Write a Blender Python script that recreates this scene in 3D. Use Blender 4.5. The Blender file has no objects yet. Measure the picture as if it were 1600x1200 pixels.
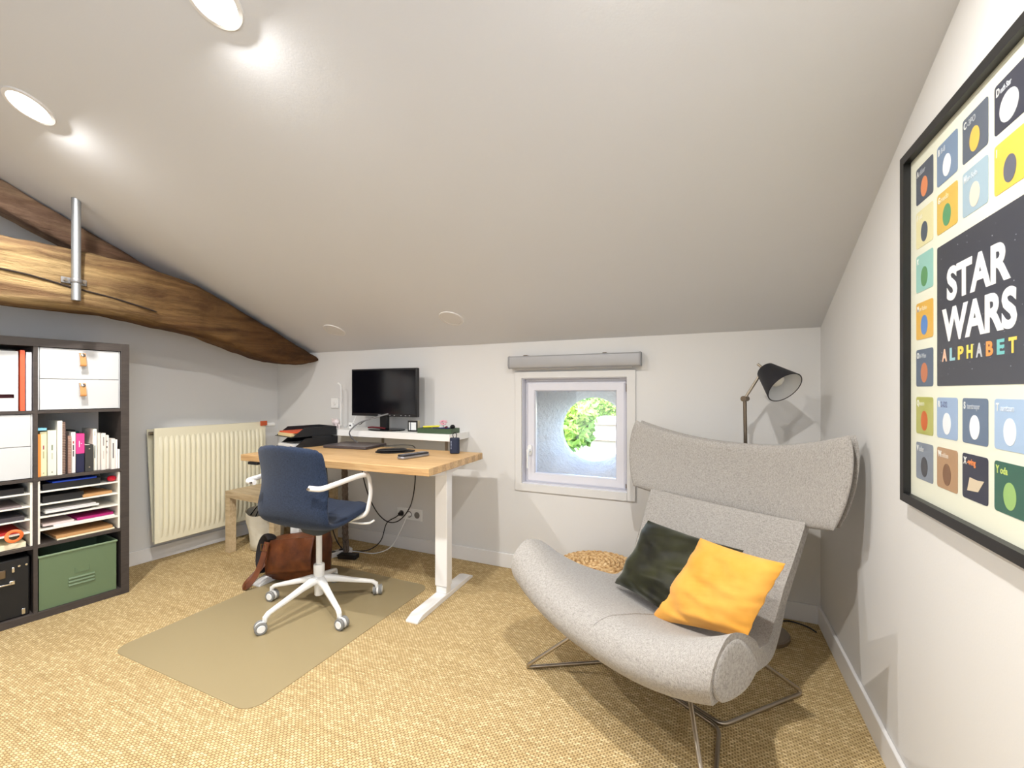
import bpy, bmesh, math, random
from math import sin, cos, pi, radians, sqrt
from mathutils import Vector, Matrix, noise
random.seed(7)
SC = bpy.context.scene
COL = SC.collection

# ------------------------------------------------------------------ camera
FPX = 680.0
YAW = radians(24.16)
cam_d = bpy.data.cameras.new('camera')
cam_d.sensor_width = 36.0
cam_d.lens = FPX / 1600 * 36.0
cam_d.shift_y = 12.0 / 1600
cam_d.clip_start = 0.02
cam = bpy.data.objects.new('camera', cam_d)
cam.location = (0, 0, 1.19)
cam.rotation_euler = (radians(90), 0, YAW)
COL.objects.link(cam)
SC.camera = cam

# ------------------------------------------------------------------ world, light, exposure
SC.view_settings.view_transform = 'Standard'
SC.view_settings.look = 'None'
SC.view_settings.exposure = 0.37
SC.view_settings.gamma = 1.0
SC.view_settings.use_curve_mapping = False

world = bpy.data.worlds.new('world')
SC.world = world
world.use_nodes = True
wn = world.node_tree
wn.nodes.clear()
w_out = wn.nodes.new('ShaderNodeOutputWorld')
w_bg = wn.nodes.new('ShaderNodeBackground')
w_sky = wn.nodes.new('ShaderNodeTexSky')
w_sky.sky_type = 'NISHITA'
w_sky.sun_disc = False
w_sky.sun_elevation = radians(48)
w_sky.sun_rotation = radians(200)
w_sky.altitude = 100
w_bg.inputs['Strength'].default_value = 1.7
wn.links.new(w_sky.outputs['Color'], w_bg.inputs['Color'])
wn.links.new(w_bg.outputs[0], w_out.inputs['Surface'])

sun_d = bpy.data.lights.new('sun', 'SUN')
sun_d.energy = 6.0
sun_d.angle = radians(0.6)
sun_d.color = (1.0, 0.96, 0.9)
sun = bpy.data.objects.new('sun', sun_d)
sun.rotation_euler = (radians(42), 0, radians(-28))
COL.objects.link(sun)

# daylight coming in through the big window of the right wall, behind the photographer
day_d = bpy.data.lights.new('window_daylight', 'AREA')
day_d.shape = 'RECTANGLE'
day_d.size = 1.0
day_d.size_y = 1.1
day_d.energy = 24.0
day_d.color = (0.66, 0.79, 1.0)
day = bpy.data.objects.new('window_daylight', day_d)
day.location = (0.56, -0.75, 1.45)
day.rotation_euler = (0, radians(90), 0)
COL.objects.link(day)

# soft fill lamp, added at a made-up opening in the rear wall
rear_d = bpy.data.lights.new('rear_fill', 'AREA')
rear_d.shape = 'RECTANGLE'
rear_d.size = 1.7
rear_d.size_y = 1.7
rear_d.energy = 13.0
rear_d.color = (0.93, 0.96, 1.0)
rear = bpy.data.objects.new('rear_fill', rear_d)
rear.location = (-1.5, -2.62, 1.05)
rear.rotation_euler = (radians(90), 0, 0)
COL.objects.link(rear)

SPOT_E = 30.0
SPOT_COL = (1.0, 0.97, 0.93)
SPOTS = [(-2.446, .79), (-1.295, .79), (-0.15, .79)]
SPOTS_OFF = [(-2.506, 2.39), (-1.48, 2.36)]

# ------------------------------------------------------------------ materials
def mat(name, col, rough=0.5, metal=0.0, spec=0.5, emit=None, estr=0.0, alpha=1.0, trans=0.0, sheen=0.0, coat=0.0):
    m = bpy.data.materials.new(name)
    m.use_nodes = True
    b = m.node_tree.nodes['Principled BSDF']
    b.inputs['Base Color'].default_value = (*col, 1)
    b.inputs['Roughness'].default_value = rough
    b.inputs['Metallic'].default_value = metal
    b.inputs['Specular IOR Level'].default_value = spec
    b.inputs['Alpha'].default_value = alpha
    b.inputs['Transmission Weight'].default_value = trans
    b.inputs['Sheen Weight'].default_value = sheen
    b.inputs['Coat Weight'].default_value = coat
    if emit:
        b.inputs['Emission Color'].default_value = (*emit, 1)
        b.inputs['Emission Strength'].default_value = estr
    return m

def srgb(r, g, b):
    def f(c):
        c /= 255.0
        return c / 12.92 if c <= .04045 else ((c + .055) / 1.055) ** 2.4
    return (f(r), f(g), f(b))

class NT:
    def __init__(s, m):
        s.t = m.node_tree; s.b = s.t.nodes['Principled BSDF']
    def n(s, kind, **kw):
        x = s.t.nodes.new(kind)
        for k, v in kw.items():
            if k.startswith('i_'):
                x.inputs[k[2:].replace('_', ' ')].default_value = v
            else:
                setattr(x, k, v)
        return x
    def l(s, a, b): s.t.links.new(a, b)
    def coord(s, scale=(1, 1, 1), rot=(0, 0, 0), kind='Object'):
        c = s.n('ShaderNodeTexCoord'); mp = s.n('ShaderNodeMapping')
        mp.inputs['Scale'].default_value = scale
        mp.inputs['Rotation'].default_value = rot
        s.l(c.outputs[kind], mp.inputs['Vector'])
        return mp.outputs['Vector']
    def noise(s, vec, scale, detail=4, rough=.55, dist=0):
        x = s.n('ShaderNodeTexNoise'); x.inputs['Scale'].default_value = scale
        x.inputs['Detail'].default_value = detail; x.inputs['Roughness'].default_value = rough
        x.inputs['Distortion'].default_value = dist
        s.l(vec, x.inputs['Vector']); return x.outputs['Fac']
    def ramp(s, fac, stops):
        r = s.n('ShaderNodeValToRGB'); e = r.color_ramp.elements
        while len(e) < len(stops): e.new(.5)
        for el, (p, c) in zip(e, stops):
            el.position = p; el.color = (*c, 1)
        s.l(fac, r.inputs['Fac']); return r.outputs['Color']
    def mix(s, a, b, fac=.5, mode='MIX'):
        x = s.n('ShaderNodeMix', data_type='RGBA', blend_type=mode)
        for sock, v in ((x.inputs[6], a), (x.inputs[7], b)):
            if isinstance(v, tuple): sock.default_value = (*v, 1)
            else: s.l(v, sock)
        if isinstance(fac, (int, float)): x.inputs[0].default_value = fac
        else: s.l(fac, x.inputs[0])
        return x.outputs[2]
    def math(s, op, a, b=None):
        x = s.n('ShaderNodeMath', operation=op)
        for i, v in enumerate((a, b)):
            if v is None: continue
            if isinstance(v, (int, float)): x.inputs[i].default_value = v
            else: s.l(v, x.inputs[i])
        return x.outputs[0]
    def bump(s, h, strength=.3, dist=.01):
        x = s.n('ShaderNodeBump'); x.inputs['Strength'].default_value = strength
        x.inputs['Distance'].default_value = dist
        s.l(h, x.inputs['Height']); s.l(x.outputs['Normal'], s.b.inputs['Normal'])
    def color(s, c): s.l(c, s.b.inputs['Base Color'])

def m_plaster(name, col):
    m = mat(name, col, .85, spec=.2); t = NT(m)
    v = t.coord()
    t.color(t.mix(col, tuple(c * .965 for c in col), t.noise(v, 1.6, 3)))
    t.bump(t.noise(v, 160, 3), .06, .004)
    return m

def m_sisal():
    m = mat('sisal_weave', (.3, .23, .11), .9, spec=.15); t = NT(m)
    # woven knots: half-offset cells, each its own straw shade, dark gaps at the knot ends
    v = t.coord()
    nz = t.n('ShaderNodeTexNoise'); nz.inputs['Scale'].default_value = 30; nz.inputs['Detail'].default_value = 3
    t.l(v, nz.inputs['Vector'])
    off = t.n('ShaderNodeVectorMath', operation='SCALE'); t.l(nz.outputs['Color'], off.inputs[0]); off.inputs['Scale'].default_value = .0075
    add = t.n('ShaderNodeVectorMath', operation='ADD'); t.l(v, add.inputs[0]); t.l(off.outputs[0], add.inputs[1])
    sp = t.n('ShaderNodeSeparateXYZ'); t.l(add.outputs[0], sp.inputs[0])
    ry = t.math('DIVIDE', sp.outputs['Y'], .0078); row = t.math('FLOOR', ry)
    rx = t.math('ADD', t.math('DIVIDE', sp.outputs['X'], .0175), t.math('MULTIPLY', row, .5)); colm = t.math('FLOOR', rx)
    cx = t.math('ABSOLUTE', t.math('SUBTRACT', t.math('FRACT', rx), .5)); cy = t.math('ABSOLUTE', t.math('SUBTRACT', t.math('FRACT', ry), .5))
    dx = t.n('ShaderNodeMapRange', interpolation_type='SMOOTHSTEP'); dx.inputs[1].default_value = .27; dx.inputs[2].default_value = .5; t.l(cx, dx.inputs[0])
    dy = t.n('ShaderNodeMapRange', interpolation_type='SMOOTHSTEP'); dy.inputs[1].default_value = .22; dy.inputs[2].default_value = .52; t.l(cy, dy.inputs[0])
    D = t.math('MINIMUM', t.math('ADD', t.math('MULTIPLY', dx.outputs[0], .85), t.math('MULTIPLY', dy.outputs[0], .45)), 1.0)
    cell = t.n('ShaderNodeCombineXYZ'); t.l(colm, cell.inputs[0]); t.l(row, cell.inputs[1])
    wn_ = t.n('ShaderNodeTexWhiteNoise'); t.l(cell.outputs[0], wn_.inputs['Vector'])
    straw = t.ramp(wn_.outputs['Value'], [(0, srgb(198, 173, 125)), (.6, srgb(210, 185, 137)), (1, srgb(232, 210, 163))])
    c = t.mix(straw, srgb(112, 86, 52), t.math('MULTIPLY', D, .8))
    streak = t.ramp(t.noise(t.coord((1.2, 42, 1)), 1.4, 3, .6), [(.32, (.86, .83, .78)), (.5, (1, 1, 1)), (.7, (1.06, 1.05, 1.03))])
    c = t.mix(c, streak, .8, 'MULTIPLY')
    big = t.ramp(t.noise(t.coord((1, 2.4, 1)), 2.2, 4), [(.3, (.93, .92, .9)), (.7, (1, 1, 1))])
    c = t.mix(c, big, 1.0, 'MULTIPLY')
    t.color(c)
    t.bump(t.math('SUBTRACT', 1.0, D), .7, .004)
    return m

def m_fabric(name, c1, c2, scale=420, bump=.25, sheen=.15, aniso=True):
    m = mat(name, c1, .92, spec=.15, sheen=sheen); t = NT(m)
    a = t.noise(t.coord((scale * .12, scale, scale)), 1, 2)
    b = t.noise(t.coord((scale, scale * .16, scale * .16)), 1, 2)
    h = t.math('ADD', a, b)
    h2 = t.math('MULTIPLY', h, .5)
    t.color(t.ramp(h2, [(.36, c2), (.5, c1), (.64, tuple(min(1, c * 1.25) for c in c1))]))
    t.bump(h2, bump, .002)
    return m

def m_wood(name, stops, scale=(1.2, 14, 14), ring=1.4, bump=.15, rough=.55):
    m = mat(name, stops[0][1], rough, spec=.3); t = NT(m)
    v = t.coord(scale)
    n1 = t.noise(v, ring, 6, .6, .9)
    t.color(t.ramp(n1, stops))
    t.bump(n1, bump, .003)
    return m

M = {}
M['wall'] = m_plaster('white_painted_plaster', srgb(217, 216, 214))
M['ceil'] = m_plaster('ceiling_paint', srgb(214, 216, 220))
M['trim'] = mat('white_satin_paint', srgb(228, 227, 226), .45)
M['sisal'] = m_sisal()
M['white_metal'] = mat('white_powder_coat', srgb(235, 234, 232), .4)
M['white_plastic'] = mat('white_plastic', srgb(236, 236, 234), .35)
M['pvc'] = mat('white_window_frame', srgb(218, 218, 226), .35)
M['lounge'] = m_fabric('grey_melange_wool', srgb(160, 156, 151), srgb(130, 126, 121), 700)
M['navy_fabric'] = m_fabric('navy_blue_fabric', srgb(40, 51, 72), srgb(25, 34, 50), 600, .3, .12)
M['steel'] = mat('brushed_steel', srgb(176, 166, 152), .32, 1.0)
M['black_plastic'] = mat('black_plastic', srgb(22, 22, 25), .4)
M['black_gloss'] = mat('black_glossy_screen', srgb(8, 8, 14), .12)
M['black_cloth'] = mat('black_cloth', srgb(18, 17, 18), .9)
M['dark_wood'] = m_wood('black_brown_foil', [(.3, srgb(62, 56, 53)), (.7, srgb(75, 68, 64))], (8, 8, 60), 1.2, .05, .5)
M['drawer_white'] = mat('white_lacquer_front', srgb(200, 202, 203), .4)
M['leather_tab'] = mat('tan_leather', srgb(196, 136, 78), .5)
M['chrome'] = mat('chrome', srgb(215, 215, 218), .18, 1.0)
M['cream_enamel'] = mat('cream_radiator_enamel', srgb(232, 226, 200), .35)
M['oak_top'] = None

def m_butcher():
    m = mat('oak_butcher_block', (.5, .33, .16), .45, spec=.35); t = NT(m)
    v = t.coord()
    br = t.n('ShaderNodeTexBrick'); br.offset = .37
    br.inputs['Color1'].default_value = (*srgb(214, 176, 124), 1)
    br.inputs['Color2'].default_value = (*srgb(190, 148, 98), 1)
    br.inputs['Mortar'].default_value = (*srgb(160, 120, 76), 1)
    br.inputs['Scale'].default_value = 1
    br.inputs['Mortar Size'].default_value = .0006
    br.inputs['Brick Width'].default_value = .42
    br.inputs['Row Height'].default_value = .043
    t.l(v, br.inputs['Vector'])
    g = t.ramp(t.noise(t.coord((3, 60, 60)), 1.5, 5, .6, .6), [(.3, srgb(176, 134, 88)), (.55, srgb(222, 188, 138)), (.75, srgb(236, 206, 160))])
    c = t.mix(br.outputs['Color'], g, .5)
    k = t.n('ShaderNodeTexVoronoi'); k.inputs['Scale'].default_value = 2.6
    t.l(t.coord((1, 2, 2)), k.inputs['Vector'])
    kn = t.ramp(k.outputs['Distance'], [(.0, (.25, .15, .08)), (.05, (1, 1, 1))])
    t.color(t.mix(c, kn, .7, 'MULTIPLY'))
    return m
M['oak_top'] = m_butcher()
M['birch'] = m_wood('pale_birch_foil', [(.3, srgb(176, 152, 118)), (.55, srgb(199, 178, 143)), (.75, srgb(210, 190, 158))], (3, 30, 30), 1.3, .03)

def m_beam(name, grey):
    m = mat(name, (.3, .2, .1), .8, spec=.2); t = NT(m)
    # long grain along Y, honey patches, dark checks
    v = t.coord((7, .8, 9))
    n1 = t.noise(v, 1.0, 8, .66, .7)
    if grey:
        st = [(.28, srgb(88, 68, 56)), (.45, srgb(128, 104, 88)), (.6, srgb(152, 128, 106)), (.78, srgb(178, 152, 118))]
    else:
        st = [(.25, srgb(98, 72, 50)), (.42, srgb(116, 93, 68)), (.55, srgb(150, 128, 92)), (.75, srgb(184, 160, 118))]
    c = t.ramp(n1, st)
    big = t.ramp(t.noise(t.coord((2, .8, 2)), 3.2, 6, .7), [(.36, (.52, .47, .43)), (.5, (.9, .88, .84)), (.62, (1.08, 1.04, .98))])
    c = t.mix(c, big, .85, 'MULTIPLY')
    # the end towards the eaves is darker, aged wood
    gc = t.n('ShaderNodeTexCoord'); sx = t.n('ShaderNodeSeparateXYZ'); t.l(gc.outputs['Object'], sx.inputs[0])
    ag = t.ramp(t.math('MULTIPLY', sx.outputs['Y'], .4), [(.40, (1, 1, 1)), (.60, (.66, .56, .48)), (.85, (.38, .27, .20))])
    c = t.mix(c, ag, 1.0, 'MULTIPLY')
    wv = t.n('ShaderNodeTexWave', wave_type='BANDS', bands_direction='Z')
    wv.inputs['Scale'].default_value = 2.2; wv.inputs['Distortion'].default_value = 5; wv.inputs['Detail'].default_value = 4
    wv.inputs['Detail Scale'].default_value = 1.4
    t.l(t.coord((3, .45, 1)), wv.inputs['Vector'])
    gr = t.ramp(wv.outputs['Fac'], [(.0, (.42, .32, .24)), (.12, (.95, .94, .9)), (1, (1, 1, 1))])
    c = t.mix(c, gr, .4, 'MULTIPLY')
    t.color(c)
    t.bump(t.noise(t.coord((20, 2.2, 20)), 1.6, 8, .7, .6), .9, .02)
    return m
M['beam'] = m_beam('honey_old_timber', False)
M['rafter'] = m_beam('grey_old_timber', True)
M['galv'] = mat('galvanised_steel', srgb(168, 172, 176), .42, .85)

def m_velvet():
    m = mat('dark_green_velvet', srgb(28, 31, 22), .55, spec=.25, sheen=.55); t = NT(m)
    t.b.inputs['Sheen Roughness'].default_value = .35
    t.b.inputs['Sheen Tint'].default_value = (.75, .8, .72, 1)
    t.color(t.ramp(t.noise(t.coord((6, 6, 6)), 1.3, 4), [(.35, srgb(18, 17, 12)), (.65, srgb(46, 47, 24))]))
    return m
M['velvet'] = m_velvet()
def m_ocher():
    m = mat('ochre_linen', srgb(226, 160, 58), .85, spec=.15, sheen=.2); t = NT(m)
    t.color(t.ramp(t.noise(t.coord((5, 5, 5)), 1.3, 4), [(.35, srgb(216, 152, 58)), (.65, srgb(228, 168, 78))]))
    t.bump(t.noise(t.coord((500, 500, 500)), 1, 2), .12, .001)
    return m
M['ocher'] = m_ocher()
def m_satchel():
    m = mat('brown_leather', srgb(92, 46, 22), .45, spec=.4); t = NT(m)
    t.color(t.ramp(t.noise(t.coord((6, 6, 6)), 1.4, 5, .6), [(.3, srgb(70, 33, 15)), (.55, srgb(110, 58, 26)), (.8, srgb(140, 82, 42))]))
    t.bump(t.noise(t.coord((14, 14, 14)), 1, 5), .35, .006)
    return m
M['satchel'] = m_satchel()
M['canvas'] = mat('white_coated_canvas', srgb(226, 221, 204), .7)
NT(M['canvas']).bump(NT(M['canvas']).noise(NT(M['canvas']).coord((9, 9, 9)), 1, 3), .5, .02)
M['steel_dark'] = mat('dark_brushed_steel', srgb(128, 116, 102), .35, 1.0)
def m_straw():
    m = mat('braided_water_hyacinth', srgb(196, 160, 112), .7, spec=.25); t = NT(m)
    t.color(t.ramp(t.noise(t.coord((60, 60, 60)), 1, 4), [(.3, srgb(140, 98, 58)), (.5, srgb(198, 162, 112)), (.75, srgb(232, 206, 164))]))
    t.bump(t.noise(t.coord((70, 70, 70)), 1, 3), .35, .002)
    return m
M['straw'] = m_straw()
M['green_metal'] = mat('sage_green_metal', srgb(98, 118, 88), .45)
M['blind_grey'] = mat('grey_aluminium_blind', srgb(168, 168, 170), .45, .3)
M['glass'] = mat('clear_glass', (1, 1, 1), .0, trans=1.0, spec=.5)
M['glass'].node_tree.nodes['Principled BSDF'].inputs['IOR'].default_value = 1.45
def m_mat_plastic():
    m = mat('frosted_clear_vinyl', srgb(184, 168, 130), .34, spec=.35, alpha=.52)
    return m
M['vinyl'] = m_mat_plastic()
def C(name, r, g, b, rough=.55, **k):
    if name not in M: M[name] = mat(name, srgb(r, g, b), rough, **k)
    return M[name]

# ------------------------------------------------------------------ mesh helpers
class MB:
    def __init__(s): s.v = []; s.f = []; s.mi = []; s.cur = 0
    def add(s, vs, fs, T=None):
        o = len(s.v)
        for p in vs:
            p = Vector(p)
            if T is not None: p = T @ p
            s.v.append(p)
        for f in fs: s.f.append([o + i for i in f]); s.mi.append(s.cur)
        return s
    def box(s, x0, x1, y0, y1, z0, z1, T=None):
        vs = [(x, y, z) for x in (x0, x1) for y in (y0, y1) for z in (z0, z1)]
        fs = [(0, 1, 3, 2), (4, 6, 7, 5), (0, 4, 5, 1), (2, 3, 7, 6), (0, 2, 6, 4), (1, 5, 7, 3)]
        return s.add(vs, fs, T)
    def loft(s, rings, cap=True, closed=True, T=None):
        n = len(rings[0]); vs = [p for r in rings for p in r]; fs = []
        for i in range(len(rings) - 1):
            for j in range(n if closed else n - 1):
                k = (j + 1) % n
                fs.append((i * n + j, i * n + k, (i + 1) * n + k, (i + 1) * n + j))
        if cap and closed:
            fs.append(tuple(range(n - 1, -1, -1)))
            fs.append(tuple((len(rings) - 1) * n + j for j in range(n)))
        return s.add(vs, fs, T)
    def lathe(s, prof, n=32, T=None, cap=True):
        rings = [[(r * cos(2 * pi * j / n), r * sin(2 * pi * j / n), z) for j in range(n)] for r, z in prof]
        return s.loft(rings, cap, True, T)
    def cyl(s, p0, p1, r0, r1=None, n=20):
        return s.tube([p0, p1], r0 if r1 is None else [r0, r1], n)
    def tube(s, pts, r, n=12, cap=True, closed=False, flat=None):
        pts = [Vector(p) for p in pts]; N = len(pts)
        rs = r if isinstance(r, (list, tuple)) else [r] * N
        tan = []
        for i in range(N):
            a = pts[(i - 1) % N] if (closed or i > 0) else pts[i]
            b = pts[(i + 1) % N] if (closed or i < N - 1) else pts[i]
            tan.append((b - a).normalized())
        up = Vector((0, 0, 1)) if abs(tan[0].z) < .9 else Vector((1, 0, 0))
        nrm = (up - tan[0] * up.dot(tan[0])).normalized()
        rings = []
        for i in range(N):
            nrm = (nrm - tan[i] * nrm.dot(tan[i])).normalized()
            bn = tan[i].cross(nrm)
            a, b = (rs[i], rs[i]) if flat is None else (rs[i] * flat[0], rs[i] * flat[1])
            rings.append([pts[i] + nrm * a * cos(2 * pi * j / n) + bn * b * sin(2 * pi * j / n) for j in range(n)])
        if closed:
            rings.append(rings[0]); return s.loft(rings, False)
        return s.loft(rings, cap)
    def prism(s, pts, z0, z1, T=None):
        n = len(pts)
        vs = [(x, y, z0) for x, y in pts] + [(x, y, z1) for x, y in pts]
        fs = [tuple(range(n - 1, -1, -1)), tuple(range(n, 2 * n))] + [(i, (i + 1) % n, n + (i + 1) % n, n + i) for i in range(n)]
        return s.add(vs, fs, T)
    def grid(s, fn, nu, nv, T=None):
        vs = [fn(i / nu, j / nv) for i in range(nu + 1) for j in range(nv + 1)]
        fs = [(i * (nv + 1) + j, (i + 1) * (nv + 1) + j, (i + 1) * (nv + 1) + j + 1, i * (nv + 1) + j + 1) for i in range(nu) for j in range(nv)]
        return s.add(vs, fs, T)
    def build(s, name, m, parent=None, loc=None, rot=None, bevel=0, seg=2, smooth=True, sub=0, angle=35, label=None):
        me = bpy.data.meshes.new(name)
        me.from_pydata([tuple(p) for p in s.v], [], s.f)
        ms = m if isinstance(m, (list, tuple)) else [m]
        for x in ms: me.materials.append(M[x] if isinstance(x, str) else x)
        for p, k in zip(me.polygons, s.mi): p.material_index = k
        bm = bmesh.new(); bm.from_mesh(me)
        bmesh.ops.remove_doubles(bm, verts=bm.verts, dist=1e-6)
        bmesh.ops.recalc_face_normals(bm, faces=bm.faces)
        bm.to_mesh(me); bm.free()
        if smooth:
            me.polygons.foreach_set('use_smooth', [True] * len(me.polygons))
            try: me.set_sharp_from_angle(angle=radians(angle))
            except Exception: pass
        o = bpy.data.objects.new(name, me); COL.objects.link(o)
        if parent: o.parent = parent
        if loc: o.location = loc
        if rot: o.rotation_euler = rot
        if bevel:
            b = o.modifiers.new('bevel', 'BEVEL'); b.width = bevel; b.segments = seg; b.limit_method = 'ANGLE'; b.angle_limit = radians(30)
        if sub:
            u = o.modifiers.new('sub', 'SUBSURF'); u.levels = sub; u.render_levels = sub
        if label: o['label'] = label
        return o

def thing(name, label, cat, loc=(0, 0, 0), rz=0, group=None):
    o = bpy.data.objects.new(name, None); o.empty_display_size = .1
    COL.objects.link(o); o.location = loc; o.rotation_euler = (0, 0, rz)
    o['label'] = label; o['category'] = cat
    if group: o['group'] = group
    return o
def tag(o, label, cat, group=None):
    o['label'] = label; o['category'] = cat
    if group: o['group'] = group
    return o
def struct(o): o['kind'] = 'structure'; return o
def box(name, m, b, parent=None, bevel=.002, loc=None, rot=None, label=None, seg=2):
    return MB().box(*b).build(name, m, parent, loc, rot, bevel=bevel, seg=seg, label=label)
def dup(root, loc=None, rz=None, label=None):
    r = root.copy(); COL.objects.link(r)
    if loc is not None: r.location = loc
    if rz is not None: r.rotation_euler = (0, 0, rz)
    if label: r['label'] = label
    for ch in list(root.children):
        c = ch.copy(); COL.objects.link(c); c.parent = r
        for g in list(ch.children):
            d = g.copy(); COL.objects.link(d); d.parent = c
    return r
def cr(P, n=8, closed=False):
    """Catmull-Rom through points"""
    P = [Vector(p) for p in P]; out = []; N = len(P)
    rng = range(N if closed else N - 1)
    for i in rng:
        if closed: a, b, c, d = P[(i - 1) % N], P[i], P[(i + 1) % N], P[(i + 2) % N]
        else: a, b, c, d = P[max(i - 1, 0)], P[i], P[i + 1], P[min(i + 2, N - 1)]
        for k in range(n):
            t = k / n
            out.append(.5 * ((2 * b) + (c - a) * t + (2 * a - 5 * b + 4 * c - d) * t * t + (3 * b - a - 3 * c + d) * t ** 3))
    if not closed: out.append(P[-1])
    return out
def fillet(P, r, n=6):
    """polyline with rounded corners"""
    P = [Vector(p) for p in P]; out = [P[0]]
    for i in range(1, len(P) - 1):
        a = (P[i - 1] - P[i]); b = (P[i + 1] - P[i])
        rr = min(r, a.length * .45, b.length * .45)
        p0 = P[i] + a.normalized() * rr; p1 = P[i] + b.normalized() * rr
        for k in range(n + 1):
            t = k / n
            out.append(p0 * (1 - t) ** 2 + P[i] * 2 * t * (1 - t) + p1 * t * t)
    out.append(P[-1]); return out
def rrect(x0, x1, y0, y1, r, n=5):
    out = []
    for cx, cy, a in ((x1 - r, y1 - r, 0), (x0 + r, y1 - r, 90), (x0 + r, y0 + r, 180), (x1 - r, y0 + r, 270)):
        for k in range(n + 1):
            t = radians(a + 90 * k / n); out.append((cx + r * cos(t), cy + r * sin(t)))
    return out
def sheet(S, th, nu=28, nv=20, edge=3.0):
    """closed cushion-like sheet: S(a,b) with a,b in -1..1, half thickness th(a,b), rounded rim"""
    def nrm(a, b):
        e = 1e-3
        du = Vector(S(min(a + e, 1), b)) - Vector(S(max(a - e, -1), b))
        dv = Vector(S(a, min(b + e, 1))) - Vector(S(a, max(b - e, -1)))
        return du.cross(dv).normalized()
    def sp(t):   # denser near the rim
        return math.sin(t * pi / 2)
    vs = []; idx = {}
    mb = MB(); fs = []
    for side in (1, -1):
        for i in range(nu + 1):
            for j in range(nv + 1):
                rim = i in (0, nu) or j in (0, nv)
                if rim and side == -1:
                    idx[(side, i, j)] = idx[(1, i, j)]; continue
                a = sp(2 * i / nu - 1); b = sp(2 * j / nv - 1)
                k = (max(0, 1 - abs(a) ** edge) * max(0, 1 - abs(b) ** edge)) ** .5
                k = min(1, k)
                p = Vector(S(a, b)) + nrm(a, b) * (th(a, b) * k * side)
                idx[(side, i, j)] = len(vs); vs.append(p)
    for side in (1, -1):
        for i in range(nu):
            for j in range(nv):
                q = [idx[(side, i, j)], idx[(side, i + 1, j)], idx[(side, i + 1, j + 1)], idx[(side, i, j + 1)]]
                if len(set(q)) < 4: continue
                fs.append(tuple(q if side == 1 else q[::-1]))
    return mb.add(vs, fs)
def squircle(a, b, p=.5):
    """map square to rounded square so sheet corners are round"""
    k = 1 - p * (1 - 1 / sqrt(2)) * (a * a * b * b)
    return a * k, b * k
# ------------------------------------------------------------------ room shell
XR = .53; YB = 2.68; YR = -2.6; HK = 1.52; SL = .423; YRIDGE = -.95
def ceil_z(y): return HK + SL * (YB - y) if y >= YRIDGE else HK + SL * (YB - YRIDGE) - SL * (YRIDGE - y)
def left_x(y): return -3.49 - .093 * (2.68 - y)
T_ = .14
# floor
fl = MB().box(left_x(YR) - .3, XR + .3, YR - .3, YB + .5, -.12, 0).build('floor', 'sisal'); struct(fl)
# sloping ceiling, a slab with two slopes meeting at the ridge
cp = [(YB + .6, ceil_z(YB + .6)), (YRIDGE, ceil_z(YRIDGE)), (YR - .3, ceil_z(YR - .3))]
x0, x1 = left_x(YR) - .3, XR + .3
ring = lambda x: [(x, y, z) for y, z in cp] + [(x, y, z + .2) for y, z in reversed(cp)]
ce = MB().loft([ring(x0), ring(x1)]).build('ceiling', 'ceil', smooth=False); struct(ce)
# back wall with window opening (the wall lining is thin, the stone wall behind has the round hole)
WX0, WX1, WZ0, WZ1 = -1.135, -.432, .575, 1.285
def wall_back():
    mb = MB(); xs = [left_x(YB) - .3, WX0, WX1, XR + .3]; zs = [-.1, WZ0, WZ1, HK + .02]
    for i in range(3):
        for k in range(3):
            if i == 1 and k == 1: continue
            mb.box(xs[i], xs[i + 1], YB, YB + .10, zs[k], zs[k + 1])
    return mb.build('wall_back', 'wall', smooth=False)
struct(wall_back())
# thick outer wall with a round flared opening
def wall_outer():
    mb = MB(); n = 64; cx, cz = -.775, .908
    y_in, y_out = YB + .16, 3.22
    sq = []
    for k in range(n):
        a = 2 * pi * k / n; c_, s_ = cos(a), sin(a)
        m = max(abs(c_), abs(s_)); sq.append((c_ / m, s_ / m))
    def ringq(y, rx, rz, square=False, jit=0):
        out = []
        for k in range(n):
            a = 2 * pi * k / n
            if square: ux, uz = sq[k]
            else: ux, uz = cos(a), sin(a)
            j = 1 + jit * noise.noise(Vector((ux * 3, uz * 3, y * 9)))
            out.append((cx + ux * rx * j, y, cz + uz * rz * j))
        return out
    rings = [ringq(y_in, 3.2, 1.05, True), ringq(y_in, .44, .44, False)]
    rings += [ringq(y_in + (y_out - y_in) * t, .44 - .20 * t ** .8, .44 - .20 * t ** .8, False, .03) for t in (.15, .3, .45, .6, .75, .9)]
    rings += [ringq(y_out, .238, .238), ringq(y_out + .02, .243, .243), ringq(y_out + .02, 3.2, 1.05, True)]
    mb.loft(rings, cap=False)
    m = m_plaster('rough_lime_render', srgb(226, 224, 222)); t = NT(m)
    t.bump(t.noise(t.coord(), 22, 6, .65), .9, .03)
    return mb.build('wall_outer', m, angle=60)
struct(wall_outer())
# left wall, slightly out of square
def wall_left():
    mb = MB(); ys = [YB + .1, YR - .2]
    def pl(y): return left_x(y)
    a = [(pl(YB + .1), YB + .1), (pl(YR - .2), YR - .2), (pl(YR - .2) - .12, YR - .2), (pl(YB + .1) - .12, YB + .1)]
    yr = YRIDGE
    prof = [(YB + .1, 0), (YB + .1, ceil_z(YB + .1) + .05), (yr, ceil_z(yr) + .05), (YR - .2, ceil_z(YR - .2) + .05), (YR - .2, 0)]
    mb.loft([[(pl(y), y, z) for y, z in prof], [(pl(y) - .12, y, z) for y, z in prof]])
    return mb.build('wall_left', 'wall', smooth=False)
struct(wall_left())
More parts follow.
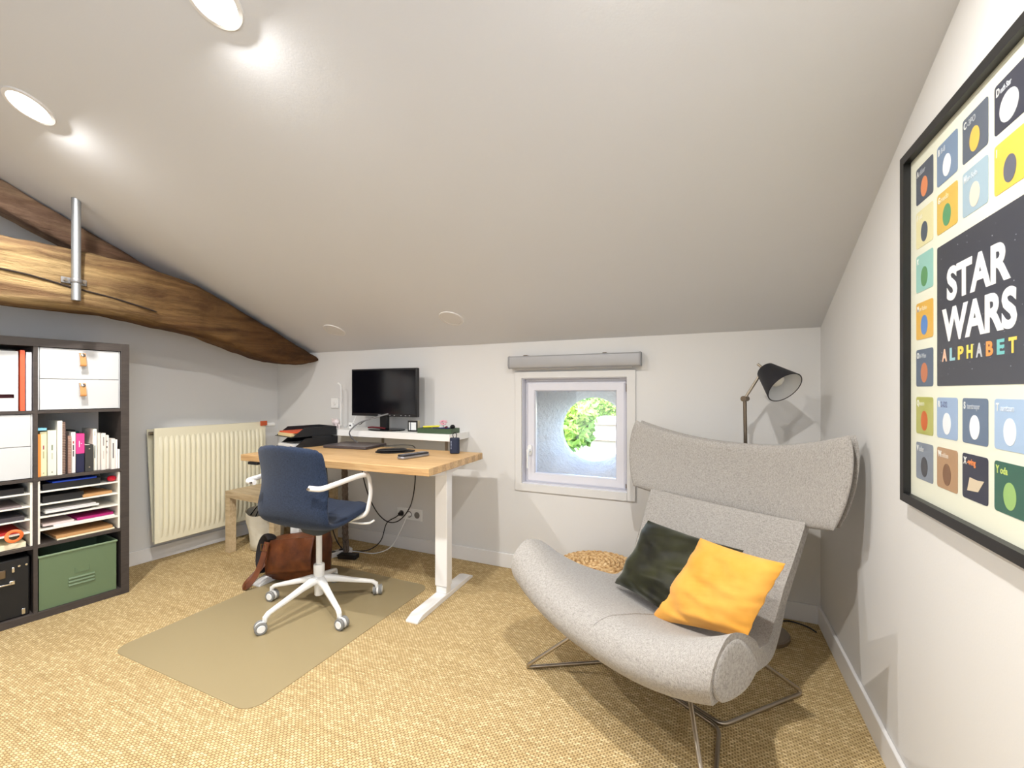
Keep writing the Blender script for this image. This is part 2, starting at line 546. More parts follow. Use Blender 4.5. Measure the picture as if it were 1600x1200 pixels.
# right wall with the big window behind the photographer
RW = (-1.3, -.2, .95, 1.95)
def wall_right():
    mb = MB()
    def strip(ya, yb, za=None, zb=None):
        pr = [(ya, 0 if za is None else za), (yb, 0 if za is None else za)]
        if zb is None:
            pr.append((yb, ceil_z(yb) + .05))
            if ya < YRIDGE < yb: pr.append((YRIDGE, ceil_z(YRIDGE) + .05))
            pr.append((ya, ceil_z(ya) + .05))
        else: pr += [(yb, zb), (ya, zb)]
        mb.loft([[(XR, y, z) for y, z in pr], [(XR + .12, y, z) for y, z in pr]])
    strip(YR - .2, RW[0]); strip(RW[1], YB + .1)
    strip(RW[0], RW[1], 0, RW[2]); strip(RW[0], RW[1], RW[3], None)
    return mb.build('wall_right', 'wall', smooth=False)
struct(wall_right())
def wall_rear():
    mb = MB(); xs = [left_x(YR) - .3, -2.35, -.65, XR + .3]; zt = ceil_z(YR) + .05
    mb.box(xs[0], xs[1], YR - .12, YR, -.1, zt); mb.box(xs[2], xs[3], YR - .12, YR, -.1, zt)
    mb.box(xs[1], xs[2], YR - .12, YR, 1.9, zt); mb.box(xs[1], xs[2], YR - .12, YR, -.1, .2)
    return mb.build('wall_rear', 'wall', smooth=False)
struct(wall_rear())
mb = MB()
for a in ((-2.35, -2.29, .2, 1.9), (-.71, -.65, .2, 1.9), (-1.54, -1.46, .2, 1.9), (-2.35, -.65, .2, .28), (-2.35, -.65, 1.84, 1.9)): mb.box(a[0], a[1], YR - .05, YR - .01, a[2], a[3])
dr = struct(mb.build('added_door_frame', 'pvc', bevel=.003))  # made-up frame around the rear fill lamp, out of view
box('sky_blocker', 'trim', (-2.35, -.65, YR - .12, YR - .09, .2, 1.9), dr)  # unseen panel added to keep sky light out of the rear opening
# window 2 frame (right wall, behind the camera)
def window_frame2():
    mb = MB(); y0, y1, z0, z1 = RW
    for a in ((y0, y0 + .05, z0, z1), (y1 - .05, y1, z0, z1), (y0, y1, z0, z0 + .05), (y0, y1, z1 - .05, z1), ((y0 + y1) / 2 - .03, (y0 + y1) / 2 + .03, z0, z1)):
        mb.box(XR + .04, XR + .09, a[0], a[1], a[2], a[3])
    o = mb.build('window_2', 'pvc', bevel=.003)
    box('sky_blocker', 'trim', (XR + .10, XR + .12, y0, y1, z0, z1), o)  # added panel behind the frame, stops the sky light here too
    return o
struct(window_frame2())
# baseboards
struct(box('baseboard_back', 'trim', (left_x(YB), XR, YB - .014, YB, 0, .095), bevel=.003))
struct(box('baseboard_right', 'trim', (XR - .014, XR, YR, YB - .014, 0, .095), bevel=.003))
def bl():
    mb = MB(); ya, yb = YB - .014, YR
    p = [(left_x(ya), ya), (left_x(ya) + .014, ya), (left_x(yb) + .014, yb), (left_x(yb), yb)]
    mb.prism(p, 0, .095); return mb.build('baseboard_left', 'trim', bevel=.003)
struct(bl())
# ------------------------------------------------------------------ window 1
def window_1():
    root = bpy.data.objects.new('window_1', None); COL.objects.link(root); struct(root)
    # flat casing on the wall
    mb = MB(); o = (-1.176, -.390, .533, 1.322)
    Y0, Y1 = YB - .012, YB
    mb.box(o[0], WX0 + .006, Y0, Y1, o[2], o[3]); mb.box(WX1 - .006, o[1], Y0, Y1, o[2], o[3])
    mb.box(WX0 + .006, WX1 - .006, Y0, Y1, o[2], WZ0 + .006); mb.box(WX0 + .006, WX1 - .006, Y0, Y1, WZ1 - .006, o[3])
    struct(mb.build('trim_1', 'wall', bevel=.002))
    # reveal lining
    mb = MB(); a = .012
    mb.box(WX0, WX0 + a, YB, YB + .10, WZ0, WZ1); mb.box(WX1 - a, WX1, YB, YB + .10, WZ0, WZ1)
    mb.box(WX0 + a, WX1 - a, YB, YB + .10, WZ0, WZ0 + a); mb.box(WX0 + a, WX1 - a, YB, YB + .10, WZ1 - a, WZ1)
    mb.build('window_reveal', 'pvc', root)
    # fixed frame
    mb = MB(); x0, x1, z0, z1 = WX0 + .012, WX1 - .012, WZ0 + .012, WZ1 - .012; w = .045; ya, yb = YB + .05, YB + .10
    mb.box(x0, x0 + w, ya, yb, z0, z1); mb.box(x1 - w, x1, ya, yb, z0, z1)
    mb.box(x0 + w, x1 - w, ya, yb, z0, z0 + w); mb.box(x0 + w, x1 - w, ya, yb, z1 - w, z1)
    mb.build('frame', 'pvc', root, bevel=.004)
    # opening sash: profile swept round the pane
    gx0, gx1, gz0, gz1 = -1.048, -.517, .650, 1.192; sw = .063
    prof = [(0, .0), (.0, .022), (.008, .034), (.05, .036), (.062, .028), (.066, 0)]  # outward distance from glass, height towards the room
    mb = MB()
    rings = []
    for cx, cz, sx, sz in ((gx0, gz0, -1, -1), (gx1, gz0, 1, -1), (gx1, gz1, 1, 1), (gx0, gz1, -1, 1)):
        rings.append([(cx + sx * d, YB + .068 - h, cz + sz * d) for d, h in prof])
    rings.append(rings[0]); mb.loft(rings, cap=False)
    sash = mb.build('sash', 'pvc', root, smooth=False)
    g = bpy.data.materials.new('window_pane'); g.use_nodes = True; nt = g.node_tree; nt.nodes.clear()
    o_ = nt.nodes.new('ShaderNodeOutputMaterial'); mx = nt.nodes.new('ShaderNodeMixShader'); tr = nt.nodes.new('ShaderNodeBsdfTransparent'); gl = nt.nodes.new('ShaderNodeBsdfGlossy')
    gl.inputs['Roughness'].default_value = .02; mx.inputs[0].default_value = .05
    nt.links.new(tr.outputs[0], mx.inputs[1]); nt.links.new(gl.outputs[0], mx.inputs[2]); nt.links.new(mx.outputs[0], o_.inputs[0])
    box('pane', g, (gx0 - .01, gx1 + .01, YB + .066, YB + .074, gz0 - .01, gz1 + .01), root, bevel=0)
    # handle
    hx, hz = -1.083, .80
    mb = MB(); mb.prism([(x, z) for x, z in rrect(hx - .014, hx + .014, -.035, .035, .013)], 0, .01, Matrix.Translation((0, YB + .032, hz)) @ Matrix.Rotation(radians(90), 4, 'X'))
    mb.cyl((hx, YB + .03, hz), (hx, YB - .012, hz), .010)
    mb.tube(fillet([(hx, YB - .006, hz + .006), (hx, YB - .014, hz - .02), (hx, YB - .014, hz - .115)], .015), .0085, 12, flat=(.7, 1.1))
    mb.build('handle', 'white_plastic', root)
    # hinges on the right
    mb = MB()
    mb.cyl((gx1 + .07, YB + .03, 1.19), (gx1 + .07, YB + .03, 1.24), .007); mb.cyl((gx1 + .07, YB + .03, .60), (gx1 + .07, YB + .03, .625), .008)
    mb.build('hinge', 'steel_dark', root)
window_1()
# blind cassette
def blind():
    t = thing('roller_blind', 'grey aluminium roller blind cassette mounted above the small window', 'blind', (-.778, YB, 1.345))
    w = .424
    prof = [(0, 0), (0, .075), (-.012, .078), (-.055, .078), (-.066, .070), (-.068, .02), (-.062, .002), (-.052, -.004), (-.048, .002)]
    MB().loft([[(x, y, z) for y, z in prof] for x in (-w + .008, w - .008)]).build('cassette', 'blind_grey', t, bevel=.001)
    for x in (-w, w - .008):
        MB().loft([[(xx, y * 1.04, z * 1.03 - .001) for y, z in prof] for xx in (x, x + .008)]).build('end_cap', C('blind_cap', 150, 150, 152), t)
    MB().cyl((-w + .05, -.03, -.004), (w - .05, -.03, -.004), .008).build('bottom_bar', C('blind_bar', 190, 190, 192), t)
    for x in (-.31, .21):
        box('mounting_clip', 'steel_dark', (x - .012, x + .012, -.05, 0, .078, .084), t)
blind()
# ------------------------------------------------------------------ outside
def outside():
    g = MB().box(-30, 30, 3.3, 60, -3.2, -3).build('ground', C('outdoor_ground', 110, 112, 84, .9)); struct(g)
    b = thing('garden_building', 'pale rendered low building seen through the round opening', 'building', (-1.2, 13, -3))
    m = m_plaster('pale_render', srgb(150, 146, 140))
    MB().box(-5.2, 4.5, 0, 3, 0, 2.75).box(-2.2, 4.5, .2, 3, 2.75, 3.20).build('wall', m, b)
    MB().box(-5.3, 4.6, -.15, 3.1, 2.75, 2.83).box(-2.3, 4.6, .05, 3.1, 3.20, 3.30).build('roof', C('roof_edge', 128, 118, 108), b)
    leaf = bpy.data.materials.new('foliage'); leaf.use_nodes = True
    t = NT(leaf); t.b.inputs['Roughness'].default_value = .6
    t.color(t.ramp(t.noise(t.coord(), 1.5, 3), [(.35, srgb(84, 128, 40)), (.55, srgb(140, 176, 66)), (.75, srgb(186, 206, 96))]))
    t.b.inputs['Transmission Weight'].default_value = 0
    def tree(x, y, z, r, h, n, label, seed):
        rr = random.Random(seed)
        tr = thing('leafy_tree', label, 'tree', (x, y, -3))
        MB().tube(cr([(0, 0, 0), (.1, .05, h * .4), (0, .1, h)], 5), [.16 - .1 * k / 10 for k in range(11)], 10).build('trunk', C('bark', 96, 78, 60, .9), tr)
        mb = MB()
        for i in range(n):
            th, ph = rr.uniform(0, 2 * pi), math.acos(rr.uniform(-1, 1)); q = r * rr.uniform(.35, 1) ** .6
            lump = 1 + .28 * noise.noise(Vector((cos(th) * 2 + seed, sin(th) * 2, ph * 2)))
            c = Vector((q * lump * sin(ph) * cos(th), q * lump * sin(ph) * sin(th), h + q * lump * cos(ph) * .9))
            a = Vector((rr.uniform(-1, 1), rr.uniform(-1, 1), rr.uniform(-1, 1))).normalized(); bb = a.orthogonal().normalized(); s = rr.uniform(.06, .12)
            cc = a.cross(bb)
            mb.add([c - a * s, c + bb * s * .45 + cc * s * .12, c + a * s, c - bb * s * .45 + cc * s * .12], [(0, 1, 2, 3)])
        f = mb.build('foliage', leaf, tr, smooth=False); f['kind'] = 'stuff'
    tree(-2.86, 8.6, 0, .80, 3.62, 3900, 'nearest green tree filling the left of the round opening', 3)
    tree(-3.9, 20.5, 0, 1.35, 3.75, 5000, 'green tree behind the pale building on the right', 5)
    tree(-7.0, 17.5, 0, 1.4, 4.4, 4000, 'green tree farther back on the left outside', 9)
outside()
# ------------------------------------------------------------------ downlights
def spots():
    gl = mat('lit_downlight_lens', (1, 1, 1), emit=(1, .96, .9), estr=9)
    off = mat('unlit_downlight_lens', srgb(214, 212, 210), .5)
    ang = math.atan(SL)
    labels = {0: 'lit round ceiling spotlight nearest the left wall, above the bookcase side', 1: 'lit round ceiling spotlight at the top edge of the photo',
              2: 'lit round ceiling spotlight high above the grey lounge chair, beside the right wall', 3: 'lit round ceiling spotlight near the ridge by the left wall',
              4: 'lit round ceiling spotlight near the ridge in the middle of the room', 5: 'lit round ceiling spotlight near the ridge by the right wall'}
    for k, (x, y) in enumerate(SPOTS + SPOTS_OFF):
        lit = k < len(SPOTS)
        lab = labels[k] if lit else ('unlit flush spotlight above the desk chair side, left of the other unlit one' if k == len(SPOTS) else 'unlit flush ceiling spotlight above the right end of the desk, near the back wall')
        t = thing('ceiling_spotlight', lab, 'ceiling light', (x, y, ceil_z(y)), 0, None)
        t.rotation_euler = (-ang, 0, 0)
        R_ = .078
        MB().lathe([(R_ - .014, -.004), (R_ - .012, -.007), (R_, -.006), (R_ + .002, 0), (R_ - .014, 0)], 40, cap=False).build('trim_ring', 'trim' if lit else off, t)
        MB().lathe([(0.0001, -.0035), (R_ - .013, -.0035), (R_ - .013, 0), (.0001, 0)], 40, cap=False).build('lens', gl if lit else off, t)
        if lit:
            d = bpy.data.lights.new('spotlight_lamp', 'AREA'); d.shape = 'DISK'; d.size = .06; d.energy = SPOT_E; d.color = SPOT_COL
            lo = bpy.data.objects.new('spotlight_lamp', d); COL.objects.link(lo); lo.parent = t; lo.location = (0, 0, -.0145); lo.rotation_euler = (radians(10), 0, 0)
spots()
# ------------------------------------------------------------------ timber truss
def timber(name, st, xf, xb, matk, label, cat, seed):
    """st: stations (y, ztop, zbot); xf front x, xb back x"""
    P = cr([(y, a, b) for y, a, b in st], 7); rings = []
    N = 26
    for y, zt, zb in P:
        cz, hz = (zt + zb) / 2, (zt - zb) / 2; cx, hx = (xf + xb) / 2, (xf - xb) / 2
        r = []
        for k in range(N):
            a = 2 * pi * k / N; c_, s_ = cos(a), sin(a)
            px = (abs(c_) ** .42) * (1 if c_ > 0 else -1); pz = (abs(s_) ** .42) * (1 if s_ > 0 else -1)
            j = .013 * noise.noise(Vector((px * 1.5 + seed, y * 4.5, pz * 1.5))) + .008 * noise.noise(Vector((px * 4, y * 13, pz * 4 + seed)))
            taper = min(1, .62 + hz / .16 * .38)
            r.append((cx + hx * (1 - taper) * 1.0 + px * (hx * taper) + j * c_, y, cz + pz * hz + j * s_))
        rings.append(r)
    return tag(MB().loft(rings).build(name, matk, angle=50), label, cat)
TIE = [(-2.55, 1.97, 1.68), (-1.2, 1.95, 1.66), (.3, 1.945, 1.63), (.87, 1.934, 1.61), (1.22, 1.94, 1.622), (1.455, 1.93, 1.598), (1.7, 1.895, 1.57), (1.86, 1.843, 1.535), (2.05, 1.76, 1.475), (2.23, 1.68, 1.432), (2.38, 1.615, 1.41), (2.52, 1.55, 1.412), (2.64, 1.50, 1.43), (2.675, 1.485, 1.445)]
tie = timber('tie_beam', TIE, -2.99, -3.22, 'beam', 'thick curved old timber tie beam running down to the back corner', 'beam', 2)
# crack along the beam front
ck = []
for y, z in [(.3, 1.79), (.872, 1.762), (1.0, 1.745), (1.117, 1.725), (1.3, 1.70), (1.5, 1.665)]:
    ck.append((-2.985, y, z + .004 * sin(y * 40)))
MB().tube(cr(ck, 6), [.0045] * (5 * 6) + [.001], 6).build('shrinkage_crack', C('crack_dark', 38, 26, 18, .9), tie, label='dark crack along the timber')
RF = [(y, ceil_z(y) - .004, ceil_z(y) - d) for y, d in ((-2.5, .2), (-.9, .17), (.3, .15), (.9, .15), (1.2, .15), (1.6, .14), (1.95, .13), (2.2, .12))]
RF[0] = (-.9, ceil_z(-.9) - .004, ceil_z(-.9) - .17); RF[1] = (-.4, ceil_z(-.4) - .004, ceil_z(-.4) - .16)
timber('rafter', RF, -3.2, -3.38, 'rafter', 'greyish old timber rafter hugging the sloping ceiling above the tie beam', 'beam', 11)
def pipe():
    t = thing('steel_pipe', 'short vertical galvanised steel pipe clamped across the tie beam', 'pipe', (-2.962, 1.125, 1.66))
    n = 20; r = .0185; rings = []
    rings.append([(r * cos(2 * pi * k / n), r * sin(2 * pi * k / n), 0) for k in range(n)])
    rings.append([(r * cos(2 * pi * k / n), r * sin(2 * pi * k / n), .515 - SL * r * sin(2 * pi * k / n)) for k in range(n)])
    MB().loft(rings).build('tube', 'galv', t)
    mb = MB().tube([(.021 * cos(a), .021 * sin(a), .10) for a in [2 * pi * k / 24 for k in range(24)]], .006, 8, closed=True, flat=(2.0, .5))
    mb.box(-.026, -.02, -.05, .05, .085, .115)
    mb.build('clamp', C('clamp_zinc', 150, 150, 152, .4, metal=.8), t, bevel=.001)
    for s in (-1, 1): MB().cyl((-.024, s * .036, .10), (-.006, s * .036, .10), .008, n=6).build('bolt', 'steel', t)
pipe()
# ------------------------------------------------------------------ radiator
def radiator():
    t = thing('radiator', 'cream ribbed panel radiator hung on the left wall beside the bookcase', 'radiator', (-3.40, 1.697, .155), radians(-2.2))
    # local: x to the room, y along the wall, z up
    W, H = .79, .785
    mb = MB(); n = 22; pts = []
    top, bot = H - .035, .035
    # front sheet with vertical pressed ribs
    nu, nv = n * 8, 14
    def fn(a, b):
        y = a * W; z = b * H
        ph = (a * W - .02) / (W - .04) * n
        rib = 0
        if 0 < ph < n: rib = min(1, 1.35 * max(0, sin(pi * (ph % 1))) ** 1.3)
        e = min(1, max(0, (z - .045) / .03)) * min(1, max(0, (H - .05 - z) / .03))
        return (-.017 * (1 - rib * e), y, z)
    mb.grid(fn, nu, nv)
    mb.build('front_panel', 'cream_enamel', t, smooth=True, angle=60)
    box('panel_back', 'cream_enamel', (-.030, -.0135, 0, W, .0, H), t)
    # rear panel: hangs away at an angle at the near end
    mb = MB(); mb.loft([[(-.035, .0, .01), (-.035, W, .01), (-.049, W, .01), (-.049, 0, .01)], [(-.112, .0, H - .01), (-.112, W, H - .01), (-.124, W, H - .01), (-.124, 0, H - .01)]])
    mb.build('rear_panel', 'cream_enamel', t, bevel=.003)
    for y in (.10, W - .10):
        MB().box(-.135, -.05, y - .012, y + .012, .52, .55).box(-.16, -.13, y - .012, y + .012, .1, .6).build('bracket', 'steel', t)
    MB().cyl((-.06, -.012, H - .035), (-.06, .03, H - .035), .012).build('bleed_valve', 'steel', t)
    box('corner_cap', C('orange_cap', 190, 84, 44), (-.01, .004, W - .05, W + .004, H - .032, H + .006), t, label='orange brown plastic corner on top')
    MB().cyl((-.03, W + .005, H - .03), (-.03, W + .085, H - .03), .017).build('thermostatic_valve', 'white_plastic', t, label='white thermostatic valve head')
    MB().tube([(-.05, W - .04, 0), (-.05, W - .04, -.06), (-.12, W - .04, -.075)], .008).build('pipe', 'steel', t)
radiator()
# ------------------------------------------------------------------ wall switch, sockets
def switch():
    t = thing('light_switch', 'white square light switch on the back wall left of the monitor', 'switch', (-2.80, YB, 1.095))
    box('plate', 'white_plastic', (-.041, .041, -.009, 0, -.041, .041), t, bevel=.003)
    MB().lathe([(.001, .0), (.014, 0), (.016, -.004)], 24, Matrix.Translation((0, -.013, 0)) @ Matrix.Rotation(radians(90), 4, 'X') @ Matrix.Scale(1, 4)).build('button', 'trim', t)
switch()
def sockets():
    t = thing('wall_socket', 'white triple wall socket low on the back wall under the desk', 'socket', (-2.045, YB, .268))
    box('plate', 'white_plastic', (-.115, .115, -.009, 0, -.042, .042), t, bevel=.003)
    for x in (-.071, 0, .071):
        MB().lathe([(.001, -.002), (.019, -.002), (.021, .0015), (.024, .002)], 28, Matrix.Translation((x, -.009, 0)) @ Matrix.Rotation(radians(90), 4, 'X')).build('outlet', C('socket_dark', 120, 116, 112), t)
sockets()
# ------------------------------------------------------------------ lounge chair (wing armchair)
LQ = Vector((-.154, 1.825, 0)); LA = -.5524
lounge = thing('lounge_chair', 'wide light grey fabric wing lounge chair with separate curved headrest on steel wire base', 'armchair', LQ, LA)
# section control points (u half width, v, z) for the middle and for the side edge; closed loop
SEC = [  # umax,  middle (v,z),   edge (v,z)
    (.425, (-.330, .262), (-.345, .352)),   # bottom front
    (.440, (-.405, .282), (-.396, .366)),
    (.452, (-.438, .335), (-.428, .425)),   # front face
    (.456, (-.415, .392), (-.412, .492)),
    (.456, (-.350, .412), (-.352, .540)),   # crest
    (.456, (-.265, .392), (-.290, .532)),
    (.465, (-.190, .368), (-.232, .500)),   # inner side of the arm roll
    (.445, (-.080, .330), (-.165, .445)),
    (.405, (.030, .298), (-.085, .395)),
    (.368, (.120, .285), (.012, .352)),    # crease, back starts
    (.342, (.185, .345), (.110, .326)),
    (.332, (.228, .450), (.185, .388)),
    (.334, (.272, .535), (.242, .478)),
    (.342, (.312, .600), (.292, .560)),
    (.352, (.352, .668), (.355, .672)),
    (.350, (.370, .688), (.374, .694)),   # back top
    (.352, (.394, .672), (.396, .668)),
    (.345, (.364, .590), (.332, .550)),
    (.336, (.314, .450), (.264, .432)),
    (.338, (.262, .310), (.205, .332)),
    (.362, (.150, .235), (.090, .284)),
    (.398, (-.020, .230), (-.085, .318)),
    (.418, (-.190, .242), (-.240, .342)),
]
def lounge_section(s, inset=0):
    a = abs(s); w = a ** 2.35
    wv = a ** 3.0
    pts = []
    for um, m, e in SEC:
        # widening of the shell: x follows s, edges bow out
        pts.append(Vector((um * s, m[0] + (e[0] - m[0]) * wv, m[1] + (e[1] - m[1]) * w)))
    return cr(pts, 6, closed=True)
def lounge_shell():
    ss = [math.sin(pi / 2 * (k / 22)) for k in range(-22, 23)]
    rings = [lounge_section(s) for s in ss]
    mb = MB(); mb.loft(rings, cap=True)
    o = mb.build('shell', 'lounge', lounge, angle=55)
    b = o.modifiers.new('bevel', 'BEVEL'); b.width = .012; b.segments = 4; b.limit_method = 'ANGLE'; b.angle_limit = radians(50)
    return o
shell = lounge_shell()
# oval side panels of the arms with their seam
def arm_panels():
    pv = [(-.350, .368), (-.392, .386), (-.414, .432), (-.400, .486), (-.352, .522), (-.296, .520), (-.250, .482), (-.212, .440), (-.200, .400), (-.262, .366)]
    for sg in (-1, 1):
        ctr = Vector((0, sum(p[0] for p in pv) / len(pv), sum(p[1] for p in pv) / len(pv)))
        loop = cr([(0, a, b) for a, b in pv], 5, closed=True)
        rings = []
        for sc, dx in ((1.0, -.004), (1.0, .003), (.965, .0065), (.8, .008), (.4, .009), (.02, .0092)):
            rings.append([Vector((sg * (.452 + dx), ctr.y + (p.y - ctr.y) * sc, ctr.z + (p.z - ctr.z) * sc)) for p in loop])
        MB().loft(rings).build('arm_panel', 'lounge', lounge, angle=80)
arm_panels()
# seat seam across the middle front
_mid = [p for p in lounge_section(.04) if p.z > .29 and -.42 < p.y < .02]
MB().tube([p + Vector((.012 * sin(i * .2), 0, .0005)) for i, p in enumerate(sorted(_mid, key=lambda p: p.y))], .0028, 8).build('seat_seam', 'lounge', lounge)
def headrest():
    def S(a, b):
        a, b = squircle(a, b, .22)
        u = a * .496
        aa = abs(a)
        zc = .797 + .078 * aa ** 2.2; hz = .157 + .030 * aa ** 2.5
        z = zc + b * hz
        v = .505 - .115 * aa ** 2 + .030 * b - .010 * b * b
        un = u * (1 + .035 * b * aa)
        return (un, v, z)
    # two upholstered layers, front and back, as on the real headrest
    sheet(lambda a, b: Vector(S(a, b)) + Vector((0, -.022, 0)), lambda a, b: .024, 40, 20, 9).build('headrest', 'lounge', lounge, angle=80)
    def S2(a, b):
        p = Vector(S(a * 1.0, b * .985)); p.y += .028; p.x *= 1.004
        return p
    sheet(S2, lambda a, b: .020, 40, 20, 6).build('headrest_back', 'lounge', lounge, angle=80)
headrest()
# steel bracket between back and headrest
MB().tube(cr([(-.1, .405, .52), (-.1, .47, .62), (-.1, .54, .74), (0, .55, .78), (.1, .54, .74), (.1, .47, .62), (.1, .405, .52)], 6), .009).build('headrest_bracket', 'steel', lounge)
# wire base : two bent rods crossing as a star
def base_rod(sgn):
    r = .0075
    if sgn < 0:   # front rod
        P = [(-.20, -.16, .25), (-.426, -.38, r), (-.233, -.010, r), (.233, -.010, r), (.426, -.38, r), (.20, -.16, .25)]
    else:
        P = [(-.17, .14, .25), (-.317, .436, r), (-.233, .010, r), (.233, .010, r), (.317, .436, r), (.17, .14, .25)]
    return MB().tube(fillet(P, .035, 6), r, 12).build('base_rod', 'steel', lounge)
base_rod(-1); base_rod(1)
box('base_plate', 'black_plastic', (-.24, .24, -.19, .17, .235, .262), lounge)

# ------------------------------------------------------------------ cushions on the lounge chair
def cushion(name, corners, th, m, label, wr=0, seed=0, sag=0):
    """corners TL,TR,BR,BL in lounge space (u,v,z)"""
    TL, TR, BR, BL = [Vector(c) for c in corners]
    n = (TR - TL).cross(BL - TL).normalized()
    def S(a, b):
        s, t = (a + 1) / 2, (b + 1) / 2
        p = (BL * (1 - s) + BR * s) * (1 - t) + (TL * (1 - s) + TR * s) * t
        # edges pull in between the corners
        pin = .020
        c = (TL + TR + BL + BR) / 4
        e = (p - c)
        k = 1 - pin * 2.2 * ((1 - a * a) * abs(b) ** 3 + (1 - b * b) * abs(a) ** 3)
        return c + e * k
    def T(a, b):
        return th * (max(0, (1 - a * a)) ** .45 * max(0, (1 - b * b)) ** .45 * .9 + .10)
    mb = sheet(S, T, 44, 44, 8)
    for i, p in enumerate(mb.v):
        q = Vector(p)
        d = wr * (noise.noise(Vector((q.x * 7 + seed, q.y * 7, q.z * 22))) * .6 + noise.noise(Vector((q.x * 16, q.y * 9 + seed, q.z * 50))) * .35 + .5 * abs(noise.noise(Vector((q.x * 4 + 5, q.y * 4, q.z * 13 + seed)))))
        mb.v[i] = q + n * d
    M4 = Matrix.Translation(LQ) @ Matrix.Rotation(LA, 4, 'Z')
    c = (TL + TR + BL + BR) / 4; cw = M4 @ c
    R3 = Matrix.Rotation(LA, 4, 'Z')
    mb.v = [R3 @ (p - c) for p in mb.v]
    o = mb.build(name, m, None, loc=cw, angle=80)
    return tag(o, label, 'cushion')
cushion('throw_pillow', [(-.190, .130, .615), (.235, .150, .600), (.075, -.085, .362), (-.225, -.045, .362)], .055, 'velvet', 'dark green velvet throw pillow leaning on the back of the grey lounge chair', .020, 3)
cushion('throw_pillow', [(.120, .055, .632), (.442, .005, .650), (.368, -.085, .408), (-.010, -.080, .305)], .050, 'ocher', 'ochre yellow linen throw pillow overlapping the dark green one', .018, 8)

# ------------------------------------------------------------------ pouf
def pouf():
    t = thing('woven_pouf', 'low round braided straw pouf on the floor behind the grey lounge chair', 'pouf', (-.545, 2.36, 0))
    R_ = .215; H = .262
    mb = MB()
    # top: rings of twisted braid
    for k in range(9):
        r = .012 + k * .0235
        zz = H - .03 * (k / 8) ** 2.2
        N = max(24, int(2 * pi * r / .006)); pts = []; rad = []
        for j in range(N):
            a = 2 * pi * j / N
            pts.append((r * cos(a), r * sin(a), zz + .002 * sin(a * 9)))
            rad.append(.0120 * (1 + .10 * sin(a * r / .0105 * 2)))
        mb.tube(pts, rad, 8, closed=True)
    mb.build('braided_top', 'straw', t, angle=80)
    mb = MB()
    for k in range(10):
        z = .014 + k * .0245; r = R_ - .012 + .018 * sin(pi * (k + .5) / 10)
        N = 110; pts = []; rad = []
        for j in range(N):
            a = 2 * pi * j / N
            pts.append((r * cos(a), r * sin(a), z)); rad.append(.0135 * (1 + .22 * sin(a * r / .0105 * 2 + k)))
        mb.tube(pts, rad, 8, closed=True)
    mb.build('braided_side', 'straw', t, angle=80)
    MB().lathe([(.001, .004), (R_ - .02, .004), (R_ - .02, H - .025), (.001, H - .012)], 32).build('core', C('pouf_core', 150, 112, 72, .9), t)
pouf()

# ------------------------------------------------------------------ floor lamp
def floor_lamp():
    t = thing('floor_lamp', 'slim steel floor lamp with black cone shade behind the grey lounge chair', 'lamp', (.205, 2.47, 0))
    MB().lathe([(.045, 0), (.125, 0), (.128, .004), (.128, .018), (.122, .023), (.05, .023), (.045, .018), (.045, 0)], 48, Matrix.Translation((.03, -.02, 0)), cap=False).build('base', C('lamp_base', 160, 150, 140, .35, metal=.9), t)
    b = MB().box(-.05, .075, -.026, -.012, .006, .014); b.build('base_bar', 'steel', t)
    MB().tube([(-.02, -.02, .01), (-.035, -.03, 1.155)], .0085, 14).build('pole', 'steel_dark', t)
    E_ = Vector((-.035, -.03, 1.155)); A = Vector((.036, -.05, 1.285)); B = Vector((.018, -.05, 1.325))
    MB().tube([E_, A], .0065).build('arm', 'steel', t)
    MB().cyl(E_ + Vector((-.008, -.016, 0)), E_ + Vector((.010, .016, 0)), .014).build('joint', 'steel_dark', t)
    # shade: axis pointing down right towards the room
    apex = Vector((.052, -.045, 1.295)); ax = Vector((.100, -.120, -.125)).normalized()
    MB().tube([B, apex + ax * .02], .006).build('shade_stem', 'steel', t)
    q = Vector((0, 0, 1)).rotation_difference(ax).to_matrix().to_4x4()
    T = Matrix.Translation(apex) @ q
    sh = MB(); sh.lathe([(.001, 0), (.040, 0), (.043, .003), (.083, .138), (.082, .1395), (.078, .1385)], 48, T, cap=False)
    s = sh.build('lamp_shade', C('lamp_black', 20, 19, 26, .6), t)
    MB().lathe([(.001, .003), (.0395, .004), (.0785, .1375)], 48, T, cap=False).build('lining', C('lamp_lining', 226, 228, 230, .5), s, label='white inner lining')
    MB().lathe([(.001, .0), (.014, .0), (.016, .03), (.030, .055), (.034, .075), (.028, .095), (.015, .105), (.001, .108)], 28, T).build('bulb', C('opal_bulb', 240, 238, 228, .3), t)
    MB().tube(cr([(.10, -.01, .010), (.10, .09, .005), (.17, .165, .005), (.25, .145, .005), (.285, .10, .005)], 8), .0035).build('power_cord', 'black_plastic', t, label='thin black cord')
floor_lamp()

# ------------------------------------------------------------------ desk
DZ = .80
desk = thing('standing_desk', 'height adjustable desk with oak butcher block top and white metal T legs', 'desk', (-1.285, 1.835, 0), radians(2.2))
